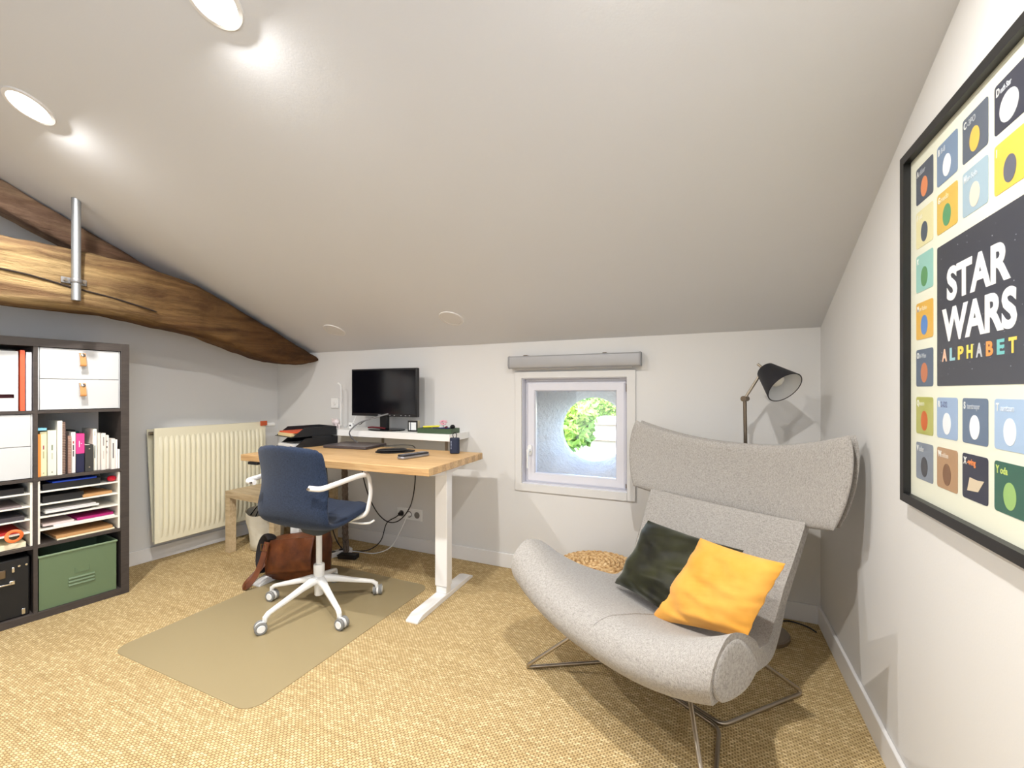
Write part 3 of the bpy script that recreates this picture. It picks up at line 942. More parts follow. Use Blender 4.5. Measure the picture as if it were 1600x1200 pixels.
# local: x from -1.37 to 0, y 0..0.63
MB().prism(rrect(-1.37, 0, 0, .625, .004), DZ - .040, DZ).build('desktop', 'oak_top', desk, bevel=.0025)
for x in (-1.235, -.10):
    MB().box(x - .04, x + .04, .282, .342, .07, .77).build('leg_column', 'white_metal', desk, bevel=.004)
    MB().box(x - .035, x + .035, .286, .338, .03, .25).build('leg_inner_column', 'white_metal', desk, bevel=.004)
    y0, y1 = -.005, .615
    prof = [(y0, .0), (y0, .012), (y0 + .05, .030), (y1 - .05, .030), (y1, .012), (y1, 0)]
    MB().loft([[(x + sx, y, z) for y, z in prof] for sx in (-.036, .036)]).build('foot', 'white_metal', desk, bevel=.003)
    prof = [(.08, DZ - .041), (.08, DZ - .058), (.25, DZ - .085), (.37, DZ - .085), (.545, DZ - .058), (.545, DZ - .041)]
    MB().loft([[(x + sx, y, z) for y, z in prof] for sx in (-.03, .03)]).build('top_support', 'white_metal', desk, bevel=.002)
box('cross_rail', 'white_metal', (-1.23, -.14, .26, .30, DZ - .075, DZ - .041), desk)
box('control_panel', 'black_plastic', (-1.30, -1.22, -.005, .06, DZ - .058, DZ - .041), desk, label='small black hand control under the edge')

# ------------------------------------------------------------------ wall shelf and things on it
SZ = .908
tag(box('wall_shelf', 'white_plastic', (-2.72, -1.535, 2.425, 2.678, SZ - .045, SZ), None, bevel=.002), 'white wall shelf behind the desk carrying the monitor', 'shelf')
for x in (-2.30, -1.72):
    b = MB().box(x - .01, x + .01, 2.672, 2.68, SZ - .16, SZ - .045).build('shelf_bracket', 'steel', None)
    tag(b, 'small steel bracket under the white shelf, ' + ('left one behind the laptop' if x < -2 else 'right one near the blue speaker'), 'bracket')
def monitor():
    t = thing('computer_monitor', 'black flat computer monitor standing on the white wall shelf', 'monitor', (-2.175, 2.545, SZ))
    W, z0, z1 = .302, .100, .452
    box('casing', 'black_plastic', (-W, W, -.015, .018, z0, z1), t, bevel=.004)
    box('screen', 'black_gloss', (-W + .012, W - .012, -.0165, -.0145, z0 + .022, z1 - .012), t, bevel=0)
    box('casing_back', 'black_plastic', (-.2, .2, .018, .045, z0 + .06, z1 - .06), t, bevel=.01)
    MB().loft([[(x * (1 if z < .1 else .8), y, z) for x, y in ((-.032, -.012), (.032, -.012), (.032, .02), (-.032, .02))] for z in (.012, .09, .16)]).build('neck', 'black_plastic', t, bevel=.003)
    MB().lathe([(.001, 0), (.108, 0), (.112, .004), (.108, .009), (.04, .014), (.001, .015)], 40, Matrix.Translation((.03, -.01, 0)) @ Matrix.Scale(1.35, 4, (1, 0, 0)) @ Matrix.Scale(.9, 4, (0, 1, 0))).build('stand_base', 'black_gloss', t)
    lg = C('logo_grey', 170, 170, 175, .4)
    box('logo', lg, (-.045, .0, -.0160, -.0152, z0 + .007, z0 + .013), t, bevel=0)
    for x in (.06, .1, .16, .2, .235): box('button_mark', lg, (x, x + .010, -.0160, -.0152, z0 + .008, z0 + .012), t, bevel=0)
def text_mesh(body, size, loc, m, parent, name, sx=1.0, bold=0.0, align='CENTER', rotz=0.0, ext=.0003, spacing=1.0, label=None):
    cu = bpy.data.curves.new(name, 'FONT'); cu.body = body; cu.size = size; cu.align_x = align
    cu.offset = bold; cu.extrude = ext; cu.space_character = spacing; cu.resolution_u = 4
    tmp = bpy.data.objects.new('tmp_text', cu); COL.objects.link(tmp)
    dg = bpy.context.evaluated_depsgraph_get(); me = bpy.data.meshes.new_from_object(tmp.evaluated_get(dg))
    bpy.data.objects.remove(tmp); bpy.data.curves.remove(cu)
    me.transform(Matrix.Rotation(rotz, 4, 'Z') @ Matrix.Translation(Vector(loc)) @ Matrix.Rotation(radians(90), 4, 'X') @ Matrix.Scale(sx, 4, (1, 0, 0)))
    me.materials.clear(); me.materials.append(m if not isinstance(m, str) else M[m])
    o = bpy.data.objects.new(name, me); COL.objects.link(o); o.parent = parent
    if label: o['label'] = label
    return o
monitor()
def desk_lamp():
    t = thing('led_lamp', 'slender white curved LED lamp stem beside the monitor', 'lamp', (-2.655, 2.60, SZ))
    MB().lathe([(.001, 0), (.04, 0), (.042, .005), (.03, .012), (.001, .014)], 28).build('base', 'white_plastic', t)
    MB().tube(cr([(0, 0, .01), (.002, 0, .15), (.004, 0, .29), (-.002, -.004, .335), (-.022, -.012, .352)], 6), .007, 10, flat=(.6, 1.2)).build('stem', 'white_plastic', t)
desk_lamp()
def pig():
    t = thing('figurine', 'small pinkish white animal figurine left of the monitor', 'figurine', (-2.60, 2.50, SZ), radians(-20))
    m = C('porcelain_pink', 226, 214, 214, .35)
    mb = MB().tube(cr([(-.03, 0, .04), (-.02, 0, .045), (.01, 0, .048), (.032, 0, .045)], 5), [.006, .014, .021, .024, .026, .027, .027, .026, .026, .025, .024, .022, .018, .012, .004, .002][:16], 14)
    mb.build('body', m, t)
    MB().tube([(-.03, 0, .052), (-.045, 0, .055), (-.058, 0, .052), (-.066, 0, .048)], [.010, .017, .013, .008], 12).build('head', m, t)
    for s in (-1, 1):
        MB().cyl((-.038, s * .012, .066), (-.042, s * .018, .078), .006, .001, 8).build('ear', m, t)
        for x in (-.018, .02): MB().cyl((x, s * .013, 0), (x, s * .011, .035), .006, .008, 10).build('leg', m, t)
pig()
def cable(name, label, pts, r, m, cat='cable', n=8, parts=None):
    o = MB().tube(cr(pts, n), r, 8).build(name, m); return tag(o, label, cat)
def small_box_thing():
    t = thing('charger', 'small white plug charger standing on the shelf left of the monitor', 'charger', (-2.50, 2.56, SZ))
    box('body', 'white_plastic', (-.02, .02, -.02, .02, 0, .045), t, bevel=.004)
    box('port', 'black_plastic', (-.008, .008, -.0215, -.0195, .018, .026), t, bevel=0)
small_box_thing()
cable('white_cable', 'thin white cable rising from the charger behind the monitor', [(-2.50, 2.57, SZ + .046), (-2.49, 2.60, 1.02), (-2.47, 2.64, 1.12)], .0025, 'white_plastic')
def clock():
    t = thing('desk_clock', 'small square black and white clock left of the green tray', 'clock', (-1.895, 2.53, SZ), radians(8))
    box('casing', C('clock_beige', 196, 188, 160), (-.036, .036, -.018, .022, 0, .076), t, bevel=.003)
    box('bezel', 'black_plastic', (-.038, .038, -.022, -.018, 0, .078), t, bevel=.001)
    d = box('display', C('clock_face', 222, 226, 226, .2), (-.028, .028, -.0235, -.0215, .012, .066), t, bevel=0)
    box('dark_stripe', C('clock_stripe', 96, 100, 108), (-.019, -.012, -.0242, -.0234, .012, .066), t, bevel=0)
clock()
def tray():
    t = thing('pen_tray', 'dark green rectangular tray of small stationery at the right end of the white shelf', 'tray', (-1.68, 2.515, SZ), radians(3))
    m = C('olive_green', 62, 84, 58, .5)
    mb = MB().box(-.13, .13, -.06, .06, 0, .004)
    for b in ((-.13, .13, -.06, -.056), (-.13, .13, .056, .06), (-.13, -.126, -.056, .056), (.126, .13, -.056, .056)): mb.box(*b, .004, .034)
    mb.build('tray', m, t)
    X, Y, Z = -1.68, 2.515, SZ
    def pen(name, label, p, d, r, m, l=.14):
        d = Vector(d).normalized(); p = Vector(p)
        o = thing(name, label, 'pen', p)
        MB().cyl(-d * l / 2, d * l * .28, r).build('barrel', m, o); MB().cyl(d * l * .28, d * l / 2, r * 1.15, r * .9).build('cap', m, o)
    pen('highlighter', 'yellow highlighter pen lying across the green tray', (X - .05, Y - .01, Z + .042), (1, .2, .05), .007, C('hl_yellow', 230, 220, 60), .12)
    pen('ballpoint_pen', 'dark blue pen lying in the green tray', (X + .04, Y - .03, Z + .036), (1, -.1, .04), .005, C('pen_blue', 40, 44, 96))
    pen('marker_pen', 'white capped marker pen lying in the green tray', (X - .02, Y + .01, Z + .036), (1, -.3, .03), .0065, 'white_plastic', .11)
    f = thing('paper_flower', 'pink paper flower standing in the green tray', 'ornament', (X + .02, Y + .03, Z + .02))
    for k in range(7):
        a = 2 * pi * k / 7
        MB().lathe([(.001, -.004), (.014, -.002), (.014, .003), (.001, .005)], 12, Matrix.Translation((.016 * cos(a), .006 * sin(a * 2), .048 + .014 * sin(a)))).build('petal', C('petal_pink', 232, 168, 186, .7), f)
    MB().cyl((0, 0, 0), (0, 0, .045), .002).build('stem', 'green_metal', f)
    e = thing('stamp', 'small round black knob standing in the right end of the green tray', 'stamp', (X + .10, Y + .02, Z + .004))
    MB().lathe([(.001, 0), (.012, 0), (.010, .02), (.016, .032), (.018, .042), (.010, .052), (.001, .054)], 20).build('knob', 'black_plastic', e)
    e = tag(MB().tube([(X + .05, Y - .02, Z + .03), (X + .09, Y - .035, Z + .044)], .008).build('red_sharpener', C('dark_red', 96, 24, 32)), 'dark red stub lying on the pens in the green tray', 'stationery')
tray()
tag(MB().tube(cr([(-2.24, 2.455, SZ + .022), (-2.20, 2.45, SZ + .026), (-2.13, 2.448, SZ + .024), (-2.09, 2.455, SZ + .020)], 4), .010, 10, flat=(.6, 1)).build('red_pouch', C('dark_red', 96, 24, 32)), 'small dark red pouch lying on the monitor base', 'pouch')

# ------------------------------------------------------------------ things on the desk
def letter_trays():
    m = C('tray_black', 30, 32, 36, .35)
    for k, (dz, dx, ang, lab) in enumerate(((0, 0, 0, 'lower black letter tray standing on the left end of the desk'), (.073, -.012, 5, 'upper black letter tray stacked on the lower one'))):
        t = thing('letter_tray', lab, 'tray', (-2.66 + dx, 2.285, DZ + dz + .001), radians(-14 + ang * 0))
        w, l = .125, .165
        mb = MB().box(-w, w, -l, l, 0, .004)
        mb.build('bottom', m, t)
        for s in (-1, 1):
            pr = [(-l + .01, .004), (-l + .09, .062), (l, .062), (l, .004)]
            MB().loft([[(s * w, y, z) for y, z in pr], [(s * (w - .004), y, z) for y, z in pr]]).build('side_panel', m, t, smooth=False)
        MB().box(-w, w, l - .004, l, .004, .062).build('rear_panel', m, t)
        for s in (-1, 1):
            if k == 0: MB().box(s * (w - .012) - .006, s * (w - .012) + .006, -.02, .12, .062, .0725).build('riser', m, t)
    T = lambda dx, dy, dz: Vector((-2.66, 2.285, DZ)) + Matrix.Rotation(radians(-14), 3, 'Z') @ Vector((dx, dy, dz))
    def paper(name, lab, w, l, th, p, a, m, cat='paper'):
        o = MB().box(-w, w, -l, l, 0, th).build(name, m, None, loc=T(*p), rot=(0, 0, radians(-14 + a)), bevel=.0005)
        return tag(o, lab, cat)
    paper('paper_stack', 'loose white papers and clear sleeves in the lower black tray', .10, .145, .020, (0, -.015, .006), 2, C('paper', 225, 224, 222, .6))
    paper('folder', 'thick cream folder in the upper black tray', .098, .14, .022, (-.01, -.02, .079), -2, C('cream_card', 222, 200, 150, .7), 'folder')
    paper('folder', 'orange red folder on top of the upper black tray', .100, .138, .010, (.0, -.012, .1015), 3, C('orange_card', 206, 84, 48, .6), 'folder')
letter_trays()
def laptop():
    t = thing('laptop', 'closed dark grey laptop lying on the desk below the monitor', 'laptop', (-2.27, 2.355, DZ + .002), radians(6))
    g = C('laptop_grey', 92, 86, 90, .35, metal=.5)
    MB().prism(rrect(-.178, .178, -.122, .122, .012), .0, .010).build('base', g, t, bevel=.002)
    MB().prism(rrect(-.178, .178, -.122, .122, .012), .011, .018).build('lid', C('laptop_lid', 112, 104, 106, .35, metal=.5), t, bevel=.002)
    MB().cyl((-.13, .121, .010), (.13, .121, .010), .005).build('hinge', g, t)
laptop()
def mouse_pad():
    t = thing('wrist_pad', 'flat black rounded pad with a raised cushion between laptop and phone', 'mouse pad', (-1.855, 2.262, DZ + .001), radians(38))
    pts = [(.125 * cos(a) + .01, .085 * sin(a) * (1 - .15 * cos(a))) for a in [2 * pi * k / 40 for k in range(40)]]
    MB().prism(pts, 0, .005).build('pad', 'black_cloth', t, bevel=.001)
    sheet(lambda a, b: (-.01 + .095 * squircle(a, b)[0], -.02 + .05 * squircle(a, b)[1], .014), lambda a, b: .010, 16, 12).build('wrist_cushion', C('pad_black', 26, 25, 27, .6), t)
mouse_pad()
def phone():
    t = thing('cordless_phone', 'black cordless phone handset with silver edge lying near the front of the desk', 'phone', (-1.59, 2.118, DZ + .002), radians(76))
    t.scale = (1.28, 1.28, 1.15)
    # long axis x
    MB().prism(rrect(-.082, .082, -.024, .024, .016), .0, .012).build('back_shell', C('phone_silver', 160, 160, 166, .3, metal=.6), t, bevel=.003)
    MB().prism(rrect(-.080, .080, -.0225, .0225, .015), .0125, .020).build('front_shell', C('phone_black', 36, 36, 42, .3), t, bevel=.002)
    box('display', C('phone_screen', 30, 36, 60, .08), (.030, .066, -.016, .016, .020, .0212), t, bevel=0)
    for i in range(5):
        for j in range(3):
            x = -.066 + i * .0165; y = -.0135 + j * .0135
            box('key', C('phone_key', 120, 120, 128, .4), (x - .005, x + .005, y - .0045, y + .0045, .020, .0215), t, bevel=.0005)
phone()
def speaker():
    t = thing('portable_speaker', 'small dark blue portable speaker standing at the right back of the desk', 'speaker', (-1.455, 2.36, DZ + .001), radians(20))
    MB().prism(rrect(-.030, .030, -.022, .022, .016), 0, .098).build('body', C('speaker_blue', 20, 32, 58, .6), t, bevel=.005, seg=3)
    MB().tube(cr([(-.008, 0, .097), (-.012, 0, .118), (0, 0, .132), (.012, 0, .118), (.008, 0, .097)], 5), .0025).build('loop', 'black_plastic', t)
    for k in range(6): box('mark', C('speaker_mark', 150, 160, 180), (-.022, -.015, -.0226, -.0216, .030 + k * .009, .034 + k * .009), t, bevel=0)
speaker()
cable('laptop_cable', 'grey cable arching from the monitor down to the laptop', [(-2.10, 2.50, 1.03), (-2.18, 2.43, 1.00), (-2.28, 2.40, .965), (-2.34, 2.37, .90), (-2.35, 2.42, .84), (-2.33, 2.46, .812)], .005, C('cable_grey', 120, 120, 122))
cable('monitor_cable', 'black cable drooping from the monitor to the left along the shelf', [(-2.12, 2.55, 1.035), (-2.2, 2.50, 1.01), (-2.30, 2.48, .975), (-2.38, 2.52, .945), (-2.47, 2.60, .935)], .004, 'black_plastic')
cable('charging_cable', 'thin black cable running over the desk from the laptop to the right', [(-2.09, 2.40, .812), (-2.02, 2.41, .815), (-1.93, 2.44, .822), (-1.86, 2.46, .818), (-1.82, 2.44, .806)], .003, 'black_plastic')
# ------------------------------------------------------------------ cables under the desk
cable('black_cable', 'black cable hanging in a loop under the desk top', [(-2.16, 2.30, .76), (-2.19, 2.34, .62), (-2.19, 2.40, .45), (-2.14, 2.44, .32), (-2.05, 2.45, .268), (-1.95, 2.45, .30), (-1.84, 2.42, .42), (-1.76, 2.36, .60), (-1.72, 2.30, .76)], .004, 'black_plastic')
cable('plug_cable', 'black power cable dropping from the wall socket to the floor', [(-2.116, 2.650, .268), (-2.13, 2.62, .25), (-2.20, 2.60, .20), (-2.22, 2.56, .08), (-2.30, 2.52, .012), (-2.40, 2.46, .010), (-2.46, 2.42, .03), (-2.50, 2.36, .22), (-2.50, 2.30, .76)], .004, 'black_plastic')
cable('socket_cable', 'thin white cable dropping from the wall socket to the power strip', [(-2.045, 2.645, .27), (-2.03, 2.61, .25), (-2.06, 2.58, .16), (-2.12, 2.55, .05), (-2.22, 2.50, .006), (-2.36, 2.47, .006), (-2.46, 2.42, .02)], .0035, 'white_plastic')
for x, mm, lab in ((-2.116, 'black_plastic', 'black plug in the left outlet of the triple socket'), (-2.045, 'white_plastic', 'white plug in the middle outlet of the triple socket')):
    tag(MB().cyl((x, 2.668, .268), (x, 2.642, .268), .018, .013).build('plug', mm), lab, 'plug')
def strip():
    t = thing('power_strip', 'white power strip lying on the floor under the desk', 'power strip', (-2.46, 2.34, 0), radians(70))
    box('body', 'white_plastic', (-.13, .13, -.026, .026, 0, .036), t, bevel=.004)
    for k in range(3): MB().lathe([(.001, .0), (.018, .0), (.02, .002), (.022, 0)], 20, Matrix.Translation((-.08 + k * .07, 0, .036))).build('outlet', C('socket_dark', 120, 116, 112), t)
    p = thing('power_adapter', 'black power adapter brick on the floor beside the power strip', 'adapter', (-2.34, 2.36, 0), radians(15))
    box('body', 'black_plastic', (-.07, .07, -.03, .03, 0, .032), p, bevel=.006)
    MB().tube(cr([(-.068, 0, .015), (-.10, .01, .01), (-.12, 0, .006)], 4), .004).build('lead', 'black_plastic', p)
strip()
def sleeve():
    pts = cr([(-2.32, 2.30, .76), (-2.325, 2.31, .60), (-2.34, 2.33, .40), (-2.36, 2.35, .20), (-2.37, 2.37, .04)], 10)
    rad = [.020 + .0022 * (k % 2) for k in range(len(pts))]
    tag(MB().tube(pts, rad, 14).build('cable_sleeve', m_fabric('braided_sleeve', srgb(104, 92, 82), srgb(60, 52, 46), 260, .5)), 'brown braided cable sleeve hanging from the desk top to the floor', 'cable sleeve')
sleeve()
# ------------------------------------------------------------------ swivel desk chair
def desk_chair():
    t = thing('desk_chair', 'navy blue fabric swivel desk chair with white five-star base and white armrests', 'chair', (-1.966, 1.766, .0032), radians(2))
    # local y = forward (towards the desk)
    # base arms
    n5 = [-95.5, -24, 48, 120, 192]
    for A in n5:
        a = radians(A - 2); d = Vector((cos(a), sin(a), 0)); pr = Vector((-sin(a), cos(a), 0))
        rings = []
        for r, z, h, w in ((.012, .150, .034, .024), (.05, .146, .032, .022), (.10, .134, .026, .017), (.18, .112, .021, .0145), (.25, .094, .018, .013), (.285, .084, .017, .0125), (.302, .070, .016, .012), (.306, .052, .015, .012)):
            tl = Vector((0, 0, 1)) if r < .28 else (Vector((0, 0, 1)) * .6 + d * .6)
            rg = []
            for k in range(16):
                q = 2 * pi * k / 16; c_, s_ = cos(q), sin(q)
                px = (abs(c_) ** .6) * (1 if c_ > 0 else -1); pz = (abs(s_) ** .6) * (1 if s_ > 0 else -1)
                rg.append(d * r + Vector((0, 0, z)) + pr * (px * w) + tl.normalized() * (pz * h * .62))
            rings.append(rg)
        MB().loft(rings).build('base_arm', 'white_plastic', t, angle=60)
        # caster
        cpos = d * .312
        sw = radians(A * 1.7 + 40)
        dd = Vector((cos(sw), sin(sw), 0)); off = dd * .012
        ax = Vector((-sin(sw), cos(sw), 0))
        c0 = cpos + off + Vector((0, 0, .0285))
        hood = MB().cyl(d * .306 + Vector((0, 0, .075)), d * .308 + Vector((0, 0, .045)), .009)
        hood.cyl(c0 - ax * .006, c0 + ax * .006, .026, n=24)
        c = hood.build('caster', 'white_plastic', t)
        for s in (-1, 1):
            w = MB().cyl(c0 + ax * s * .009, c0 + ax * s * .024, .0285, n=32).build('caster_wheel', C('caster_grey', 128, 128, 126, .6), c, bevel=.003)
            w.parent = c
            MB().cyl(c0 + ax * s * .0235, c0 + ax * s * .0265, .019, .017, n=28).build('wheel_cap', 'white_plastic', c)
    MB().lathe([(.001, .062), (.022, .062), (.024, .066), (.026, .155), (.028, .18), (.029, .225), (.027, .232), (.016, .234), (.001, .234)], 32).build('hub', 'white_plastic', t)
    MB().lathe([(.001, .20), (.0155, .20), (.0155, .42), (.001, .42)], 28).build('gas_column', 'white_metal', t)
    MB().lathe([(.001, .395), (.035, .398), (.085, .425), (.10, .452), (.001, .455)], 32).build('mechanism', C('mech_dark', 44, 52, 60, .6), t)
    # shell: one bent upholstered sheet
    prof = cr([(.205, .530), (.12, .512), (.0, .490), (-.10, .483), (-.165, .505), (-.198, .570), (-.205, .66), (-.212, .76), (-.232, .86), (-.25, .915)], 8)
    L = len(prof) - 1
    hwp = cr([(.195, 0), (.222, 0), (.232, 0), (.236, 0), (.242, 0), (.242, 0), (.232, 0), (.226, 0), (.222, 0), (.205, 0)], 8)
    def S(a, b):
        # b from -1 (front of seat) to 1 (top of the back)
        f = (b + 1) / 2 * L; i = min(int(f), L - 1); k = f - i
        p = prof[i] * (1 - k) + prof[i + 1] * k; hw = hwp[i].x * (1 - k) + hwp[i + 1].x * k
        # rounded corners at both ends
        e = max(0, (abs(b) - .80) / .20)
        hw *= (1 - .42 * e ** 3.2)
        back = max(0, min(1, (f / L - .45) / .25))
        y = p.x + back * .045 * a * a
        z = p.y + (1 - back) * .016 * a * a - .045 * e ** 2 * a * a * (1 if b > 0 else 0)
        if b < 0: y -= .03 * e ** 2 * a * a
        return (a * hw, y, z)
    def th(a, b): return .021
    sheet(S, th, 30, 56, 9).build('upholstered_shell', 'navy_fabric', t, angle=80)
    # edge piping/shadow shell underneath
    # armrests: bent white tubes
    for s in (-1, 1):
        P = [(s * .190, -.243, .715), (s * .262, -.240, .715), (s * .272, .0, .738), (s * .262, .095, .732), (s * .256, .122, .62), (s * .240, .105, .500), (s * .12, .05, .462), (s * .05, .04, .455)]
        MB().tube(fillet(P, .035, 7), .0125, 14, flat=(1.1, .85)).build('armrest', 'white_metal', t)
        MB().cyl((s * .198, -.262, .715), (s * .198, -.252, .715), .006, n=14).build('screw', 'steel', t)
    MB().tube(fillet([(.06, .10, .452), (.20, .11, .446), (.25, .12, .452), (.272, .13, .468)], .02), .006, 10).build('height_lever', 'white_metal', t)
    return t
desk_chair()
# ------------------------------------------------------------------ clear floor mat
def floor_mat():
    pts = rrect(-2.50, -1.545, 1.07, 2.22, .07, 8)
    o = MB().prism(pts, .0005, .003).build('chair_mat', 'vinyl'); m = Matrix.Rotation(0, 4, 'Z')
    tag(o, 'translucent rectangular plastic chair mat with rounded corners on the sisal floor', 'floor mat')
floor_mat()
# ------------------------------------------------------------------ stool/side table under the desk
def side_table():
    t = thing('side_table', 'small low square birch coloured table behind the desk chair under the desk', 'table', (-3.262, 2.075, 0), radians(-2))
    box('table_top', 'birch', (0, .55, 0, .55, .405, .455), t, bevel=.001)
    for x, y in ((0, 0), (.5, 0), (0, .5), (.5, .5)): box('leg', 'birch', (x, x + .05, y, y + .05, 0, .405), t, bevel=.001)
side_table()
# ------------------------------------------------------------------ white bucket bag
def bucket_bag():
    t = thing('bucket_bag', 'soft white bucket bag with black handles standing under the birch table', 'bag', (-3.075, 2.27, 0), radians(-10))
    rings = []; n = 40
    prof = [(.085, .0), (.10, .006), (.104, .06), (.112, .13), (.124, .21), (.132, .270), (.134, .285), (.130, .285), (.126, .26), (.10, .05), (.09, .012)]
    prof = [(r * 1.13, z) for r, z in prof]
    for i, (r, z) in enumerate(prof):
        rg = []
        for k in range(n):
            a = 2 * pi * k / n
            d = 1 + .055 * noise.noise(Vector((cos(a) * 2, sin(a) * 2, z * 12))) + .03 * noise.noise(Vector((cos(a) * 5, sin(a) * 5, z * 22)))
            rg.append((r * d * cos(a), r * .92 * d * sin(a), z + (.012 * sin(2 * a + 1) * (z / .285) ** 2)))
        rings.append(rg)
    MB().loft(rings).build('body', 'canvas', t, angle=70)
    for y in (-.06, .05):
        MB().tube(cr([(-.045, y * 1.6, .26), (-.03, y, .315), (-.005, y * .5, .345), (.015, y, .315), (.03, y * 1.6, .26)], 6), .004).build('handle', 'black_cloth', t)
bucket_bag()
# ------------------------------------------------------------------ leather satchel
def satchel():
    t = thing('leather_satchel', 'slouching brown leather satchel with buckled strap on the floor behind the desk chair', 'bag', (-2.345, 1.965, 0), radians(14))
    # local x length, y depth
    n = 40; rings = []
    st = [(-.225, .55), (-.215, .85), (-.17, 1.0), (-.08, 1.03), (.0, 1.02), (.08, 1.03), (.13, 1.0), (.155, .9), (.162, .6)]
    for x, k in st:
        rg = []
        for j in range(n):
            a = 2 * pi * j / n; c_, s_ = cos(a), sin(a)
            py = (abs(c_) ** .6) * (1 if c_ > 0 else -1); pz = (abs(s_) ** .7) * (1 if s_ > 0 else -1)
            lean = .02 * (pz + 1)
            y = py * .085 * k * (1 - .30 * max(0, pz)); z = .145 + pz * .142 * (k ** .35)
            top = .035 * (x / .22) if pz > 0 else 0
            v = Vector((x, y + lean, max(.002, z + top * max(0, pz))))
            v += Vector((0, c_, s_ * .4)) * .014 * noise.noise(v * 11)
            v.z = max(.002, v.z)
            rg.append(v)
        rings.append(rg)
    MB().loft(rings).build('body', 'satchel', t, angle=60)
    # front flap with gently wavy edge
    fl = MB()
    def F(a, b):
        x = -.16 + a * .305; 
        if b < .35:
            k = b / .35; y = .04 - .095 * k; z = .292 + .035 * (x / .22) - .012 * k
        else:
            k = (b - .35) / .65; y = -.058 - .040 * sin(k * 2.0) ; z = .285 + .03 * (x / .22) - .20 * k
        q = Vector((x, y - .012, z)); q.y += .010 * noise.noise(q * 12)
        return q
    fl.grid(F, 20, 20)
    f = fl.build('flap', 'satchel', t, angle=70); so = f.modifiers.new('solid', 'SOLIDIFY'); so.thickness = .005
    # dark gusset at the left end
    g = [(-.232, -.05, .05), (-.262, -.02, .10), (-.262, .0, .17), (-.24, .0, .235), (-.20, -.02, .272), (-.17, -.05, .255)]
    MB().tube(cr(g, 6), [.018 + .022 * sin(pi * k / 30) for k in range(31)], 10, flat=(.5, 1.2)).build('gusset', C('dark_lining', 26, 22, 26, .7), t, label='dark navy open gusset')
    # strap
    P = cr([(-.160, -.098, .262), (-.168, -.114, .20), (-.176, -.132, .14), (-.192, -.158, .075), (-.212, -.186, .034), (-.234, -.192, .020), (-.252, -.155, .030), (-.240, -.095, .065), (-.215, -.04, .12)], 7)
    s = MB(); wv = .016; rings = []
    for i, p in enumerate(P):
        a = P[max(i - 1, 0)]; b = P[min(i + 1, len(P) - 1)]; tg = (b - a).normalized()
        w = Vector((0, -.35, 1)).cross(tg); w = Vector((.72, .0, .45)) if w.length < .1 else w
        side = tg.cross(Vector((.25, -1, .35)).normalized()).normalized()
        nn = tg.cross(side)
        rings.append([p + side * wv + nn * .002, p - side * wv + nn * .002, p - side * wv - nn * .002, p + side * wv - nn * .002])
    s.loft(rings); st_ = s.build('strap', 'satchel', t)
    B = Vector((-.168, -.118, .235))
    MB().tube([B + Vector(q) for q in ((-.018, 0, -.02), (.018, 0, -.02), (.018, 0, .02), (-.018, 0, .02))], .0025, 8, closed=True).build('buckle', C('brass', 190, 160, 110, .35, metal=1.0), st_, label='brass buckle')
satchel()

# ------------------------------------------------------------------ bookcase
BROT = math.atan2(.99, .135)
BO = Vector((-3.132, 1.428, 0))
book_T = Matrix.Translation(BO) @ Matrix.Rotation(BROT, 4, 'Z')
def bookcase():
    t = thing('bookcase', 'dark brown open cube bookcase with four rows against the left wall', 'bookcase', BO, BROT)
    W, H, D = .762, 1.47, .385
    box('side_panel', 'dark_wood', (-.038, 0, 0, D, 0, H), t, bevel=.001); box('side_panel', 'dark_wood', (-W, -W + .038, 0, D, 0, H), t, bevel=.001)
    box('top_panel', 'dark_wood', (-W + .038, -.038, 0, D, H - .044, H), t, bevel=.001); box('bottom_panel', 'dark_wood', (-W + .038, -.038, 0, D, 0, .038), t, bevel=.001)
    box('divider', 'dark_wood', (-.389, -.373, .002, D, .038, H - .044), t, bevel=.0005)
    for z in (.373, .724, 1.075):
        for a in ((-W + .038, -.389), (-.373, -.038)): box('shelf', 'dark_wood', (a[0], a[1], .003, D, z, z + .016), t, bevel=.0005)
bookcase()
RZ = [.038, .389, .740, 1.091]   # row floors from the bottom
CR = (-.373, -.038); CL = (-.724, -.389)
def at(x, y, z): return book_T @ Vector((x, y, z))
def inset(name, label, cat, x, y, z, group=None):
    return thing(name, label, cat, at(x, y, z), BROT, group)
